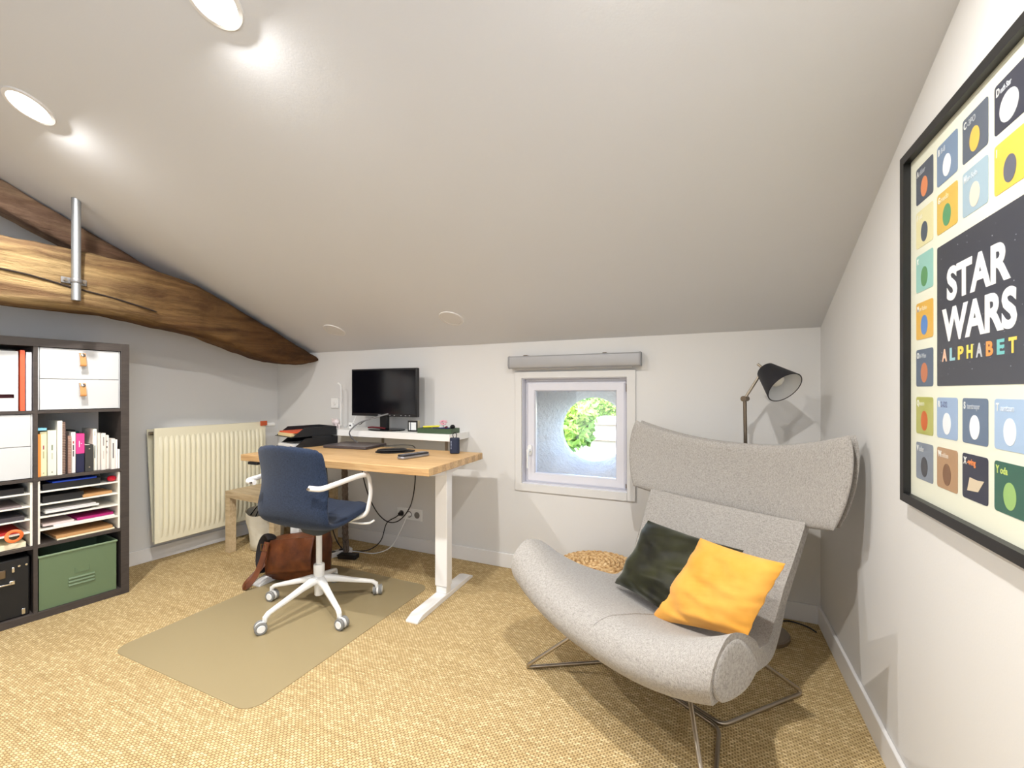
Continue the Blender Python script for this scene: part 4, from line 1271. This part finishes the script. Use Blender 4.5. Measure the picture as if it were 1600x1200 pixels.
def drawers(col, row, tabs, label):
    x0, x1 = col; cx = (x0 + x1) / 2; w = (x1 - x0) / 2 - .001
    t = inset('drawer_unit', label, 'drawer unit', cx, .0, RZ[row] + .001)
    h = .333
    box('frame', 'drawer_white', (-w, -w + .006, .012, .36, 0, h), t); box('frame', 'drawer_white', (w - .006, w, .012, .36, 0, h), t)
    box('frame', 'drawer_white', (-w + .006, w - .006, .35, .36, 0, h), t)
    for k in range(2):
        z0 = .002 + k * .1655; z1 = z0 + .163
        d = box('drawer', 'drawer_white', (-w + .007, w - .007, .010, .026, z0, z1), t, bevel=.0015)
        box('drawer_box', 'drawer_white', (-w + .012, w - .012, .026, .34, z0 + .01, z1 - .04), d)
        if tabs:
            zt = z0 + .118
            P = [(0, -.0, zt + .022), (0, -.012, zt + .020), (0, -.020, zt - .010), (0, -.026, zt - .042), (0, -.014, zt - .046), (0, .004, zt - .02)]
            pc = cr(P[:5], 5); rings = []
            for i, p in enumerate(pc):
                a = pc[max(i - 1, 0)]; b = pc[min(i + 1, len(pc) - 1)]; tg = (b - a).normalized(); nn = Vector((0, -tg.z, tg.y)) * .0016
                rings.append([p + Vector((-.0125, 0, 0)) + nn, p + Vector((.0125, 0, 0)) + nn, p + Vector((.0125, 0, 0)) - nn, p + Vector((-.0125, 0, 0)) - nn])
            MB().loft(rings).build('leather_pull', 'leather_tab', d, label='tan leather loop pull')
            MB().lathe([(.001, .006), (.006, .005), (.0105, .002), (.011, -.006), (.001, -.006)], 24, Matrix.Translation((0, -.018, zt + .012)) @ Matrix.Rotation(radians(90), 4, 'X')).build('rivet', 'chrome', d)
drawers(CR, 3, True, 'white two-drawer insert with tan leather pulls in the top row of the bookcase')
drawers(CL, 2, False, 'white two-drawer insert without pulls in the second row of the bookcase')
def sorter(col, row, label):
    x0, x1 = col; cx = (x0 + x1) / 2; w = (x1 - x0) / 2 - .001
    t = inset('paper_sorter', label, 'paper sorter', cx, 0, RZ[row] + .001)
    h = .330
    for a in ((-w, -w + .009), (w - .009, w)): box('side_panel', C('sorter_white', 238, 234, 222, .5), (a[0], a[1], .012, .33, 0, h), t, bevel=.0008)
    for k in range(4): box('shelf', M['sorter_white'], (-w + .009, w - .009, .014, .33, .066 + k * .067, .073 + k * .067), t, bevel=.0008)
    box('back_panel', M['sorter_white'], (-w + .009, w - .009, .322, .33, 0, h), t)
sorter(CR, 1, 'white paper sorter insert in the third row of the bookcase, right column')
sorter(CL, 1, 'white paper sorter insert in the third row of the bookcase, left column')
def flat(name, label, cat, col, row, sh, dx, w, l, h, m, rz=0, dy=.03, dz=0, bevel=.001):
    """something lying on shelf number sh (0 = floor of the cell) of a sorter"""
    z = RZ[row] + .0012 + (0 if sh == 0 else .0735 + (sh - 1) * .067) + dz
    cx = (col[0] + col[1]) / 2
    o = MB().box(-w / 2, w / 2, 0, l, 0, h).build(name, m, None, loc=at(cx + dx, dy, z), rot=(0, 0, BROT + radians(rz)), bevel=bevel)
    return tag(o, label, cat)
R_ = 'right paper sorter'
flat('laptop_sleeve', 'black sleeve on the top shelf of the right paper sorter', 'sleeve', CR, 1, 4, -.03, .23, .28, .034, C('near_black', 20, 20, 24, .5), 0, .03)
flat('folder', 'bright blue folder edge above the black sleeve in the right paper sorter', 'folder', CR, 1, 4, -.02, .18, .24, .008, C('blue_card', 24, 70, 190, .4), 2, .028, .0345)
b = tag(MB().lathe([(.001, 0), (.014, .003), (.020, .010), (.020, .022), (.014, .030), (.001, .033)], 20).build('tape_roll', C('red_gloss', 190, 24, 44, .3), None, loc=at(-.068, .045, RZ[1] + .0755 + .201)), 'small round red object on the top shelf of the right paper sorter', 'stationery')
flat('document_case', 'black flat case with a pale badge on the second shelf of the right paper sorter', 'case', CR, 1, 3, -.065, .16, .25, .036, M['near_black'], 0, .03)
flat('envelope', 'kraft brown envelopes fanned on the second shelf of the right paper sorter', 'envelope', CR, 1, 3, .075, .13, .24, .016, C('kraft', 184, 140, 92, .8), 9, .03)
flat('notebook', 'dark notebook at the left of the third shelf of the right paper sorter', 'notebook', CR, 1, 2, -.05, .20, .25, .012, C('dark_note', 48, 44, 46, .6), 0, .04, .0)
flat('magazine', 'white magazine stack on the third shelf of the right paper sorter', 'magazine', CR, 1, 2, -.03, .215, .27, .010, C('paper2', 228, 226, 222, .5), 2, .02, .0125)
flat('magazine', 'second white magazine on top of the dark notebook in the right paper sorter', 'magazine', CR, 1, 2, -.035, .20, .26, .007, C('paper3', 206, 204, 204, .5), -2, .03, .0232)
flat('folder', 'magenta folder on the fourth shelf of the right paper sorter', 'folder', CR, 1, 1, .065, .155, .25, .014, C('magenta', 168, 28, 108, .4), 2, .03, .011)
flat('paper_stack', 'white papers under the magenta folder in the right paper sorter', 'paper', CR, 1, 1, .02, .25, .27, .010, M['paper2'], 0, .02)
flat('paper_stack', 'pale pinkish papers at the left of the fourth shelf of the right paper sorter', 'paper', CR, 1, 1, -.085, .12, .26, .012, C('pinkish_paper', 212, 196, 194, .6), -1, .03, .0105)
flat('envelope', 'brown kraft folders on the bottom shelf of the right paper sorter', 'folder', CR, 1, 0, .02, .235, .27, .014, M['kraft'], 2, .02, .009)
flat('paper_stack', 'cream papers under the kraft folders in the right paper sorter', 'paper', CR, 1, 0, .025, .24, .27, .008, C('cream_paper', 240, 228, 196, .6), 2, .015)
flat('tablet_case', 'black case on the top shelf of the left paper sorter', 'case', CL, 1, 4, .04, .2, .26, .03, M['near_black'], 0, .03)
flat('notebook', 'grey notebook on the second shelf of the left paper sorter', 'notebook', CL, 1, 3, .02, .22, .26, .008, C('grey_note', 128, 116, 118, .5), 0, .02)
flat('notebook', 'dark grey notebook on the third shelf of the left paper sorter', 'notebook', CL, 1, 2, .02, .24, .26, .020, C('slate_note', 66, 62, 68, .5), 1, .02, .0)
flat('folder', 'red folder on the fourth shelf of the left paper sorter', 'folder', CL, 1, 1, .03, .2, .26, .014, C('red_card', 170, 30, 30, .5), 0, .03)
flat('paper_stack', 'thick cream paper pile at the bottom of the left paper sorter', 'paper', CL, 1, 0, .03, .23, .27, .026, M['cream_paper'], 1, .02)
rb = MB().tube([at(-.455 + .026 * cos(a), .005 - .004 * sin(a * 2), RZ[1] + .070 + .026 * sin(a)) for a in [2 * pi * k / 30 for k in range(30)]], .006, 8, closed=True, flat=(.3, 1.2)).build('ribbon', C('orange_ribbon', 238, 120, 60, .5))
tag(rb, 'curled orange ribbon hanging from the left paper sorter', 'ribbon')
# books of the second row, left to right
def books():
    z = RZ[2] + .0005
    W_ = srgb
    L_ = [ # width, height, depth back, colour, tilt, name, label
        (.013, .225, (226, 140, 62), 'book', 'thin orange book at the left end of the book row'),
        (.025, .236, (232, 226, 184), 'book', 'tall cream yellow book, second from the left in the book row'),
        (.034, .242, (224, 226, 206), 'book', 'thick pale greenish book beside the cream yellow one'),
        (.020, .292, (238, 234, 222), 'notebook', 'tallest white notebook in the book row'),
        (.013, .285, (122, 96, 84), 'spiral', 'tall brown spiral notebook right of the tallest white one'),
        (.008, .235, (40, 26, 26), 'notebook', 'thin dark notebook between the two spiral notebooks'),
        (.015, .205, (168, 132, 116), 'spiral', 'shorter brown spiral notebook before the white text spine'),
        (.018, .225, (238, 236, 230), 'book', 'white book with red and black spine text left of the pink one'),
        (.033, .214, (24, 28, 62), 'pinkbook', 'navy book with a pink upper spine in the middle of the row'),
        (.036, .150, (52, 52, 50), 'binder', 'short dark grey binder with two rivets on its spine'),
        (.018, .236, (242, 240, 224), 'book', 'tall ivory book right of the dark grey binder'),
        (.012, .212, (214, 208, 200), 'book', 'thin greyish book right of the tall ivory one'),
        (.020, .210, (226, 218, 210), 'book', 'pale beige book with faint grey spine text, in the right half'),
        (.019, .196, (230, 222, 212), 'book', 'pale book with two small dark marks on the spine'),
        (.018, .176, (228, 222, 216), 'book', 'short pale book with a long dark spine line'),
        (.010, .170, (236, 232, 228), 'book', 'thin short white book near the right end of the row'),
        (.010, .112, (244, 242, 236), 'book', 'smallest white booklet at the right end of the book row')]
    x = CR[0] + .002
    tot = sum(b[0] for b in L_); gap = (.331 - tot) / len(L_)
    for k, (w, h, col, kind, label) in enumerate(L_):
        d = .17 + .02 * ((k * 7) % 3)
        yf = .022 + .010 * ((k * 5) % 3)
        if kind == 'spiral': yf = .03
        if k >= 14: yf = .008
        nm = {'book': 'book', 'pinkbook': 'book', 'binder': 'ring_binder', 'spiral': 'spiral_notebook', 'notebook': 'notebook'}[kind]
        t = inset(nm, label, 'notebook' if 'note' in nm else ('binder' if kind == 'binder' else 'book'), x + w / 2, yf, z, 'books in the second row of the bookcase')
        hw = w / 2 - .0004
        m = mat('cover_%d' % k, srgb(*col), .55)
        if w > .012 and kind != 'spiral':
            MB().box(-hw, hw, 0, .003, 0, h).box(-hw, -hw + .0015, .003, d, 0, h).box(hw - .0015, hw, .003, d, 0, h).build('cover', m, t, bevel=.0008)
            box('pages', C('pages', 236, 230, 214, .8), (-hw + .0018, hw - .0018, .003, d - .003, .003, h - .004), t, bevel=0)
        else:
            box('cover', m, (-hw, hw, .002, d, 0, h), t, bevel=.0005)
        ink = C('spine_ink', 96, 88, 88, .6)
        if kind == 'spiral':
            mb = MB(); nr = int(h / .009)
            for i in range(nr):
                zz = .006 + i * (h - .012) / nr
                mb.tube([(hw * cos(a), -.001 + .006 * sin(a), zz) for a in [2 * pi * j / 10 for j in range(10)]], .0011, 5, closed=True)
            mb.build('spiral_binding', C('spiral_wire', 214, 190, 176, .4, metal=.4), t)
        elif kind == 'pinkbook':
            box('spine_label', C('pink_cover', 222, 62, 138, .45), (-hw - .0004, hw + .0004, -.0012, .06, h * .49, h + .0006), t, bevel=0, label='pink upper half')
            box('spine_mark', C('mark_white', 240, 230, 236), (.002, .006, -.0016, -.001, h * .74, h * .76), t, bevel=0)
            box('spine_mark', M['mark_white'], (-.006, -.003, -.0016, -.001, h * .66, h * .82), t, bevel=0)
        elif kind == 'binder':
            for zz in (.025, .128): MB().cyl((0, .001, zz), (0, -.0015, zz), .0035, n=12).build('rivet', 'chrome', t)
        elif k in (1, 2, 7, 10, 12, 13, 14):
            segs = {1: [(.60, .69, (150, 70, 90)), (.40, .56, (170, 165, 130)), (.06, .08, (150, 140, 110))], 2: [(.56, .68, (110, 120, 100)), (.36, .50, (180, 182, 164)), (.06, .09, (140, 140, 120))],
                    7: [(.72, .78, (170, 50, 60)), (.56, .69, (70, 60, 64)), (.40, .54, (90, 84, 88))], 10: [(.84, .95, (190, 188, 180)), (.30, .60, (120, 128, 128))],
                    12: [(.66, .90, (150, 144, 142)), (.30, .52, (196, 188, 182))], 13: [(.80, .84, (80, 70, 74)), (.62, .68, (80, 70, 74)), (.46, .54, (190, 180, 176))], 14: [(.36, .86, (96, 88, 92))]}[k]
            for a, b_, c in segs:
                box('spine_mark', C('ink_%d_%d_%d' % c, *c), (-.0022, .0026, -.0008, .0002, h * a, h * b_), t, bevel=0)
        x += w + gap
    # behind: teal and black spines, a cyan one lying on top at the left
    inset_box = lambda nm, lab, cat, x0, x1, y0, y1, z0, z1, m: tag(MB().box(x0 - x1, 0, 0, y1 - y0, 0, z1 - z0).build(nm, m, None, loc=at(x1, y0, z0), rot=(0, 0, BROT), bevel=.001), lab, cat)
    inset_box('book', 'teal book standing behind the dark grey binder', 'book', -.176, -.162, .235, .34, z, z + .215, C('teal_cover', 26, 104, 104, .5))
    inset_box('book', 'black book standing behind the dark grey binder, left of the teal one', 'book', -.205, -.178, .235, .34, z, z + .225, M['near_black'])
    inset_box('pouch', 'light blue pouch lying on the pale books at the left of the row', 'pouch', -.368, -.335, .03, .12, z + .2435, z + .256, C('light_blue', 128, 196, 226, .6))
books()
def magazine_box():
    t = inset('magazine_file', 'white magazine file with a slot in the top left cube of the bookcase', 'magazine file', -.526, .025, RZ[3] + .0005)
    # flat white face with a low slot
    w = .088; h = .305
    mb = MB(); mb.box(-w - .10, w - .0, 0, .003, .085, h); mb.box(-w - .10, w, 0, .003, 0, .066); mb.box(w - .014, w, 0, .003, .066, .085); mb.box(-w - .10, -w - .088, 0, .003, .066, .085)
    mb.box(w - .003, w, .003, .25, 0, h).box(-w - .10, -w - .097, .003, .25, 0, h).box(-w - .097, w - .003, .003, .25, 0, .003)
    mb.build('box', 'drawer_white', t)
    box('content', C('dark_red', 132, 30, 34), (-w - .05, w - .01, .03, .22, .004, .26), t, label='dark red papers inside')
    o = tag(MB().box(-.0085, .0085, 0, .27, 0, .312).build('folder', C('orange_file', 226, 92, 56, .5), None, loc=at(-.412 + .0185 - .006, .02, RZ[3] + .0005) - Vector((0, 0, 0)), rot=(0, 0, BROT), bevel=.001), 'orange red folder upright between the white magazine file and the cube side', 'folder')
    o.location = at(-.424, .02, RZ[3] + .0005)
    tag(MB().box(-.010, .010, 0, .27, 0, .304).build('document_sleeve', C('milky_sleeve', 214, 216, 226, .4), None, loc=at(-.401, .025, RZ[3] + .0005), rot=(0, 0, BROT), bevel=.001), 'milky white document sleeve beside the orange red folder', 'folder')
magazine_box()
def green_box():
    t = inset('storage_box', 'sage green louvred metal storage box in the bottom right cube of the bookcase', 'box', -.2115, .012, RZ[0] + .0005)
    w, h, d = .156, .282, .33
    m = 'green_metal'
    mb = MB().box(-w, w, 0, .004, 0, h).box(-w, -w + .003, .004, d, 0, h).box(w - .003, w, .004, d, 0, h).box(-w, w, d - .003, d, 0, h).box(-w, w, .004, d, 0, .004)
    mb.build('body', m, t, bevel=.001)
    rim = MB()
    rim.tube([(-w, -.002, h), (w, -.002, h), (w, d, h), (-w, d, h)], .006, 10, closed=True)
    rim.build('rolled_rim', C('rim_green', 122, 142, 112, .4), t)
    for k in range(3):
        z = .088 + k * .018
        MB().loft([[(x, y, zz) for y, zz in ((.001, z), (-.007, z + .002), (-.003, z + .010), (.001, z + .011))] for x in (-.045, .062)]).build('louvre', m, t, bevel=.001)
    MB().box(-.02, .045, -.003, .001, .152, .158).box(.039, .045, -.003, .001, .158, .182).box(-.02, -.014, -.003, .001, .158, .182).build('label_holder', m, t)
green_box()
def black_case():
    t = inset('storage_case', 'black case with silver latches in the bottom left cube of the bookcase', 'case', -.5565, .015, RZ[0] + .0005)
    w, h, d = .158, .300, .33
    box('body', C('case_black', 14, 14, 16, .55), (-w, w, .004, d, 0, h), t, bevel=.006)
    for z in (.105,):
        box('handle_bar', 'chrome', (.02, .095, -.012, -.004, .178, .186), t, bevel=.002); box('handle_mount', 'chrome', (.085, .105, -.010, .006, .176, .196), t, bevel=.002)
    box('latch', 'chrome', (.095, .105, -.004, .006, .235, .262), t, bevel=.002); box('latch', 'chrome', (.128, .142, -.004, .006, .010, .040), t, bevel=.002)
    box('label_holder', 'steel_dark', (.03, .075, -.002, .006, .215, .255), t)
    for x, z in ((.12, .262), (.145, .262)): MB().cyl((x, .006, z), (x, -.002, z), .005, n=12).build('stud', 'chrome', t)
black_case()

# ------------------------------------------------------------------ framed poster on the right wall
def poster():
    X0, Y0, ZB_ = XR, 1.588, .882
    Wf, Hf = .688, .970
    # local: x along -Y world (to the right in the photo), y into the wall (+X), z up
    t = thing('framed_poster', 'large black framed alphabet poster of small picture cards hanging on the right wall', 'poster', (X0, Y0, ZB_), radians(-90))
    fw = .024; fd = .028
    mb = MB()
    prof = [(0, 0), (0, -fd), (fw, -fd), (fw, 0)]
    rings = []
    for cx, cz, sx, sz in ((0, 0, 1, 1), (Wf, 0, -1, 1), (Wf, Hf, -1, -1), (0, Hf, 1, -1)):
        rings.append([(cx + sx * d, y, cz + sz * d) for d, y in prof])
    rings.append(rings[0]); mb.loft(rings, cap=False); mb.build('frame', C('frame_black', 20, 20, 22, .4), t, smooth=False)
    paper = C('poster_paper', 232, 234, 216, .45)
    box('poster_print', paper, (fw - .002, Wf - fw + .002, -.011, -.001, fw - .002, Hf - fw + .002), t, bevel=0)
    pr = t.children[-1]
    def card(x, z, w, h, col, r=.007, name='card', y=-.0112, dy=.0006):
        pts = rrect(x, x + w, z, z + h, r, 4)
        return MB().prism(pts, 0, dy, Matrix.Translation((0, y, 0)) @ Matrix.Rotation(radians(90), 4, 'X')).build(name, C('print_%d_%d_%d' % col, *col, .5), pr, smooth=False)
    top = Hf - .061
    cols = [.059, .1765, .294, .412, .529]
    rows = [1.79, 1.672, 1.554, 1.427, 1.302, 1.176, 1.055]
    cw, chh = .097, .098
    def zrow(k): return rows[k] - ZB_ - chh
    # (col,row,bg,letter,rest,fg,shape)
    K = [
     (0, 0, (74, 84, 100), 'A', 'ckbar', (225, 140, 92)), (1, 0, (118, 140, 168), 'B', 'B-8', (236, 236, 238)), (2, 0, (86, 96, 112), 'C', '-3PO', (226, 186, 80)),
     (3, 0, (44, 48, 66), 'D', 'eath Star', (206, 208, 212)), (4, 0, (196, 186, 120), 'E', 'wok', (140, 104, 72)),
     (0, 1, (226, 220, 172), 'F', 'ett', (76, 88, 102)), (1, 1, (214, 180, 82), 'G', 'reedo', (84, 150, 104)), (2, 1, (158, 182, 196), 'H', 'an Solo', (232, 214, 196)),
     (3, 1, (226, 192, 76), 'I', '', (92, 96, 112)), (4, 1, (140, 168, 130), 'J', '', (190, 160, 110)),
     (0, 2, (150, 200, 190), 'K', '', (90, 150, 96)), (4, 2, (120, 160, 180), 'L', '', (230, 220, 200)),
     (0, 3, (222, 176, 74), 'M', 'ax Rebo', (84, 134, 200)), (4, 3, (170, 120, 90), 'N', '', (220, 200, 160)),
     (0, 4, (84, 100, 122), 'O', 'bi-Wan', (196, 120, 80)), (4, 4, (200, 190, 120), 'P', '', (110, 110, 130)),
     (0, 5, (178, 180, 96), 'Q', 'ueen', (206, 106, 52)), (1, 5, (150, 174, 206), 'R', '2-D2', (232, 236, 240)), (2, 5, (92, 112, 138), 'S', 'tormtrooper', (240, 242, 244)),
     (3, 5, (160, 186, 216), 'T', 'auntaun', (232, 238, 242)), (4, 5, (120, 140, 120), 'U', '', (200, 190, 150)),
     (0, 6, (128, 138, 152), 'V', 'ader', (60, 62, 70)), (1, 6, (176, 140, 104), 'W', 'ookiee', (124, 88, 60)), (2, 6, (30, 36, 62), 'X', '-wing', (216, 200, 172)),
     (3, 6, (34, 92, 76), 'Y', 'oda', (150, 190, 110)), (4, 6, (100, 110, 130), 'Z', '', (210, 210, 214))]
    tc = {(3, 6): (200, 216, 110), (2, 6): (236, 140, 70), (3, 0): (200, 206, 214), (1, 5): (96, 110, 150)}
    for c, r, bg, L, rest, fg in K:
        x = cols[c]; z = zrow(r)
        card(x, z, cw, chh, bg)
        lc = tc.get((c, r), tuple(min(255, int(v * .45 + 130)) for v in bg))
        # letter
        cu = 'print_%d_%d_%d' % lc; C(cu, *lc, .5); C('print_cap', 232, 234, 230, .5)
        big = len(rest) < 6
        capc = M[cu] if (c, r) in ((3, 6),) else M['print_cap']
        text_mesh(L, .021, (x + .006, -.0120, z + chh - .023), capc, pr, 'lettering', sx=.72, bold=.0006, align='LEFT')
        if rest: text_mesh(rest, .019 if big else .0165, (x + .0195, -.0120, z + chh - .023), M[cu], pr, 'lettering', sx=.80 if len(rest) < 8 else .56, bold=.0004, align='LEFT')
        # plain picture shape: a disc for the moon-like card, otherwise a plain upright oval
        if (c, r) == (3, 0): ex, ez, cx, cz = .029, .029, x + .046, z + .038
        elif (c, r) == (2, 6): ex, ez, cx, cz = .030, .014, x + .05, z + .034
        else: ex, ez, cx, cz = .019, .026, x + cw / 2, z + .036
        pts = [(cx + ex * cos(a), cz + ez * sin(a)) for a in [2 * pi * k / 28 for k in range(28)]]
        if (c, r) == (2, 6): pts = [(cx - .03, cz - .016), (cx + .012, cz - .012), (cx + .034, cz + .014), (cx + .008, cz + .012), (cx - .02, cz + .014)]
        MB().prism(pts, 0, .0006, Matrix.Translation((0, -.0117, 0)) @ Matrix.Rotation(radians(90), 4, 'X')).build('picture_shape', C('print_%d_%d_%d' % fg, *fg, .5), pr, smooth=False)
    # title panel over three columns and three rows
    card(.177, 1.204 - ZB_, .333, .340, (50, 54, 66), .004, 'title_panel')
    wh = C('title_white', 238, 240, 240, .5)
    def line(body, x0, x1, zb, h, m, bold, sp=1.0):
        o = text_mesh(body, h * 1.37, (0, -.0121, 0), m, pr, 'lettering', bold=bold, align='LEFT', spacing=sp)
        xs = [v.co.x for v in o.data.vertices]; zs = [v.co.z for v in o.data.vertices]
        sx = (x1 - x0) / (max(xs) - min(xs)); sz = h / (max(zs) - min(zs)); mx, mz = min(xs), min(zs)
        for v in o.data.vertices: v.co.x = x0 + (v.co.x - mx) * sx; v.co.z = zb + (v.co.z - mz) * sz
        return o
    line('STAR', .226, .464, 1.402 - ZB_, .080, wh, .0042)
    line('WARS', .203, .482, 1.308 - ZB_, .080, wh, .0042)
    al = 'ALPHABET'; cc = [(236, 190, 160), (150, 200, 210), (240, 210, 80), (240, 220, 90), (190, 194, 200), (238, 150, 70), (110, 190, 190), (236, 206, 84)]
    x0 = .203; stp = (.482 - .203 + .012) / 8
    for i, ch in enumerate(al):
        line(ch, x0 + i * stp, x0 + i * stp + .0235, 1.262 - ZB_, .030, C('alpha_%d' % i, *cc[i], .5), .0016)
    stars = MB(); rr = random.Random(4)
    for k in range(46):
        x = .182 + rr.random() * .32; z = 1.21 - ZB_ + rr.random() * .325; s = rr.uniform(.0005, .0011)
        stars.box(x - s, x + s, -.0121, -.0119, z - s, z + s)
    stars.build('stars', C('star_print', 190, 194, 204), pr, smooth=False)['kind'] = 'stuff'
    gm = bpy.data.materials.new('poster_acrylic'); gm.use_nodes = True; nt = gm.node_tree; nt.nodes.clear()
    o_ = nt.nodes.new('ShaderNodeOutputMaterial'); mx = nt.nodes.new('ShaderNodeMixShader'); tr = nt.nodes.new('ShaderNodeBsdfTransparent'); g2 = nt.nodes.new('ShaderNodeBsdfGlossy')
    g2.inputs['Roughness'].default_value = .04; mx.inputs[0].default_value = .06
    nt.links.new(tr.outputs[0], mx.inputs[1]); nt.links.new(g2.outputs[0], mx.inputs[2]); nt.links.new(mx.outputs[0], o_.inputs[0])
    box('glazing', gm, (fw - .001, Wf - fw + .001, -.0175, -.0155, fw - .001, Hf - fw + .001), t, bevel=0)
poster()

# ------------------------------------------------------------------ groups of like things
GROUPS = {'ceiling_spotlight': 'round spotlights in the sloping ceiling', 'letter_tray': 'black letter trays on the desk', 'paper_sorter': 'white paper sorters in the bookcase',
          'drawer_unit': 'white drawer units in the bookcase', 'throw_pillow': 'throw pillows on the lounge chair', 'leafy_tree': 'trees outside the round opening',
          'plug': 'plugs in the wall socket', 'shelf_bracket': 'brackets under the wall shelf'}
for o in list(COL.objects):
    if o.parent is None and 'label' in o.keys() and 'group' not in o.keys():
        g = GROUPS.get(o.name.split('.')[0])
        if g: o['group'] = g
        elif 'paper sorter' in o['label'] and o.name.split('.')[0] != 'ribbon': o['group'] = 'stationery lying in the paper sorters'
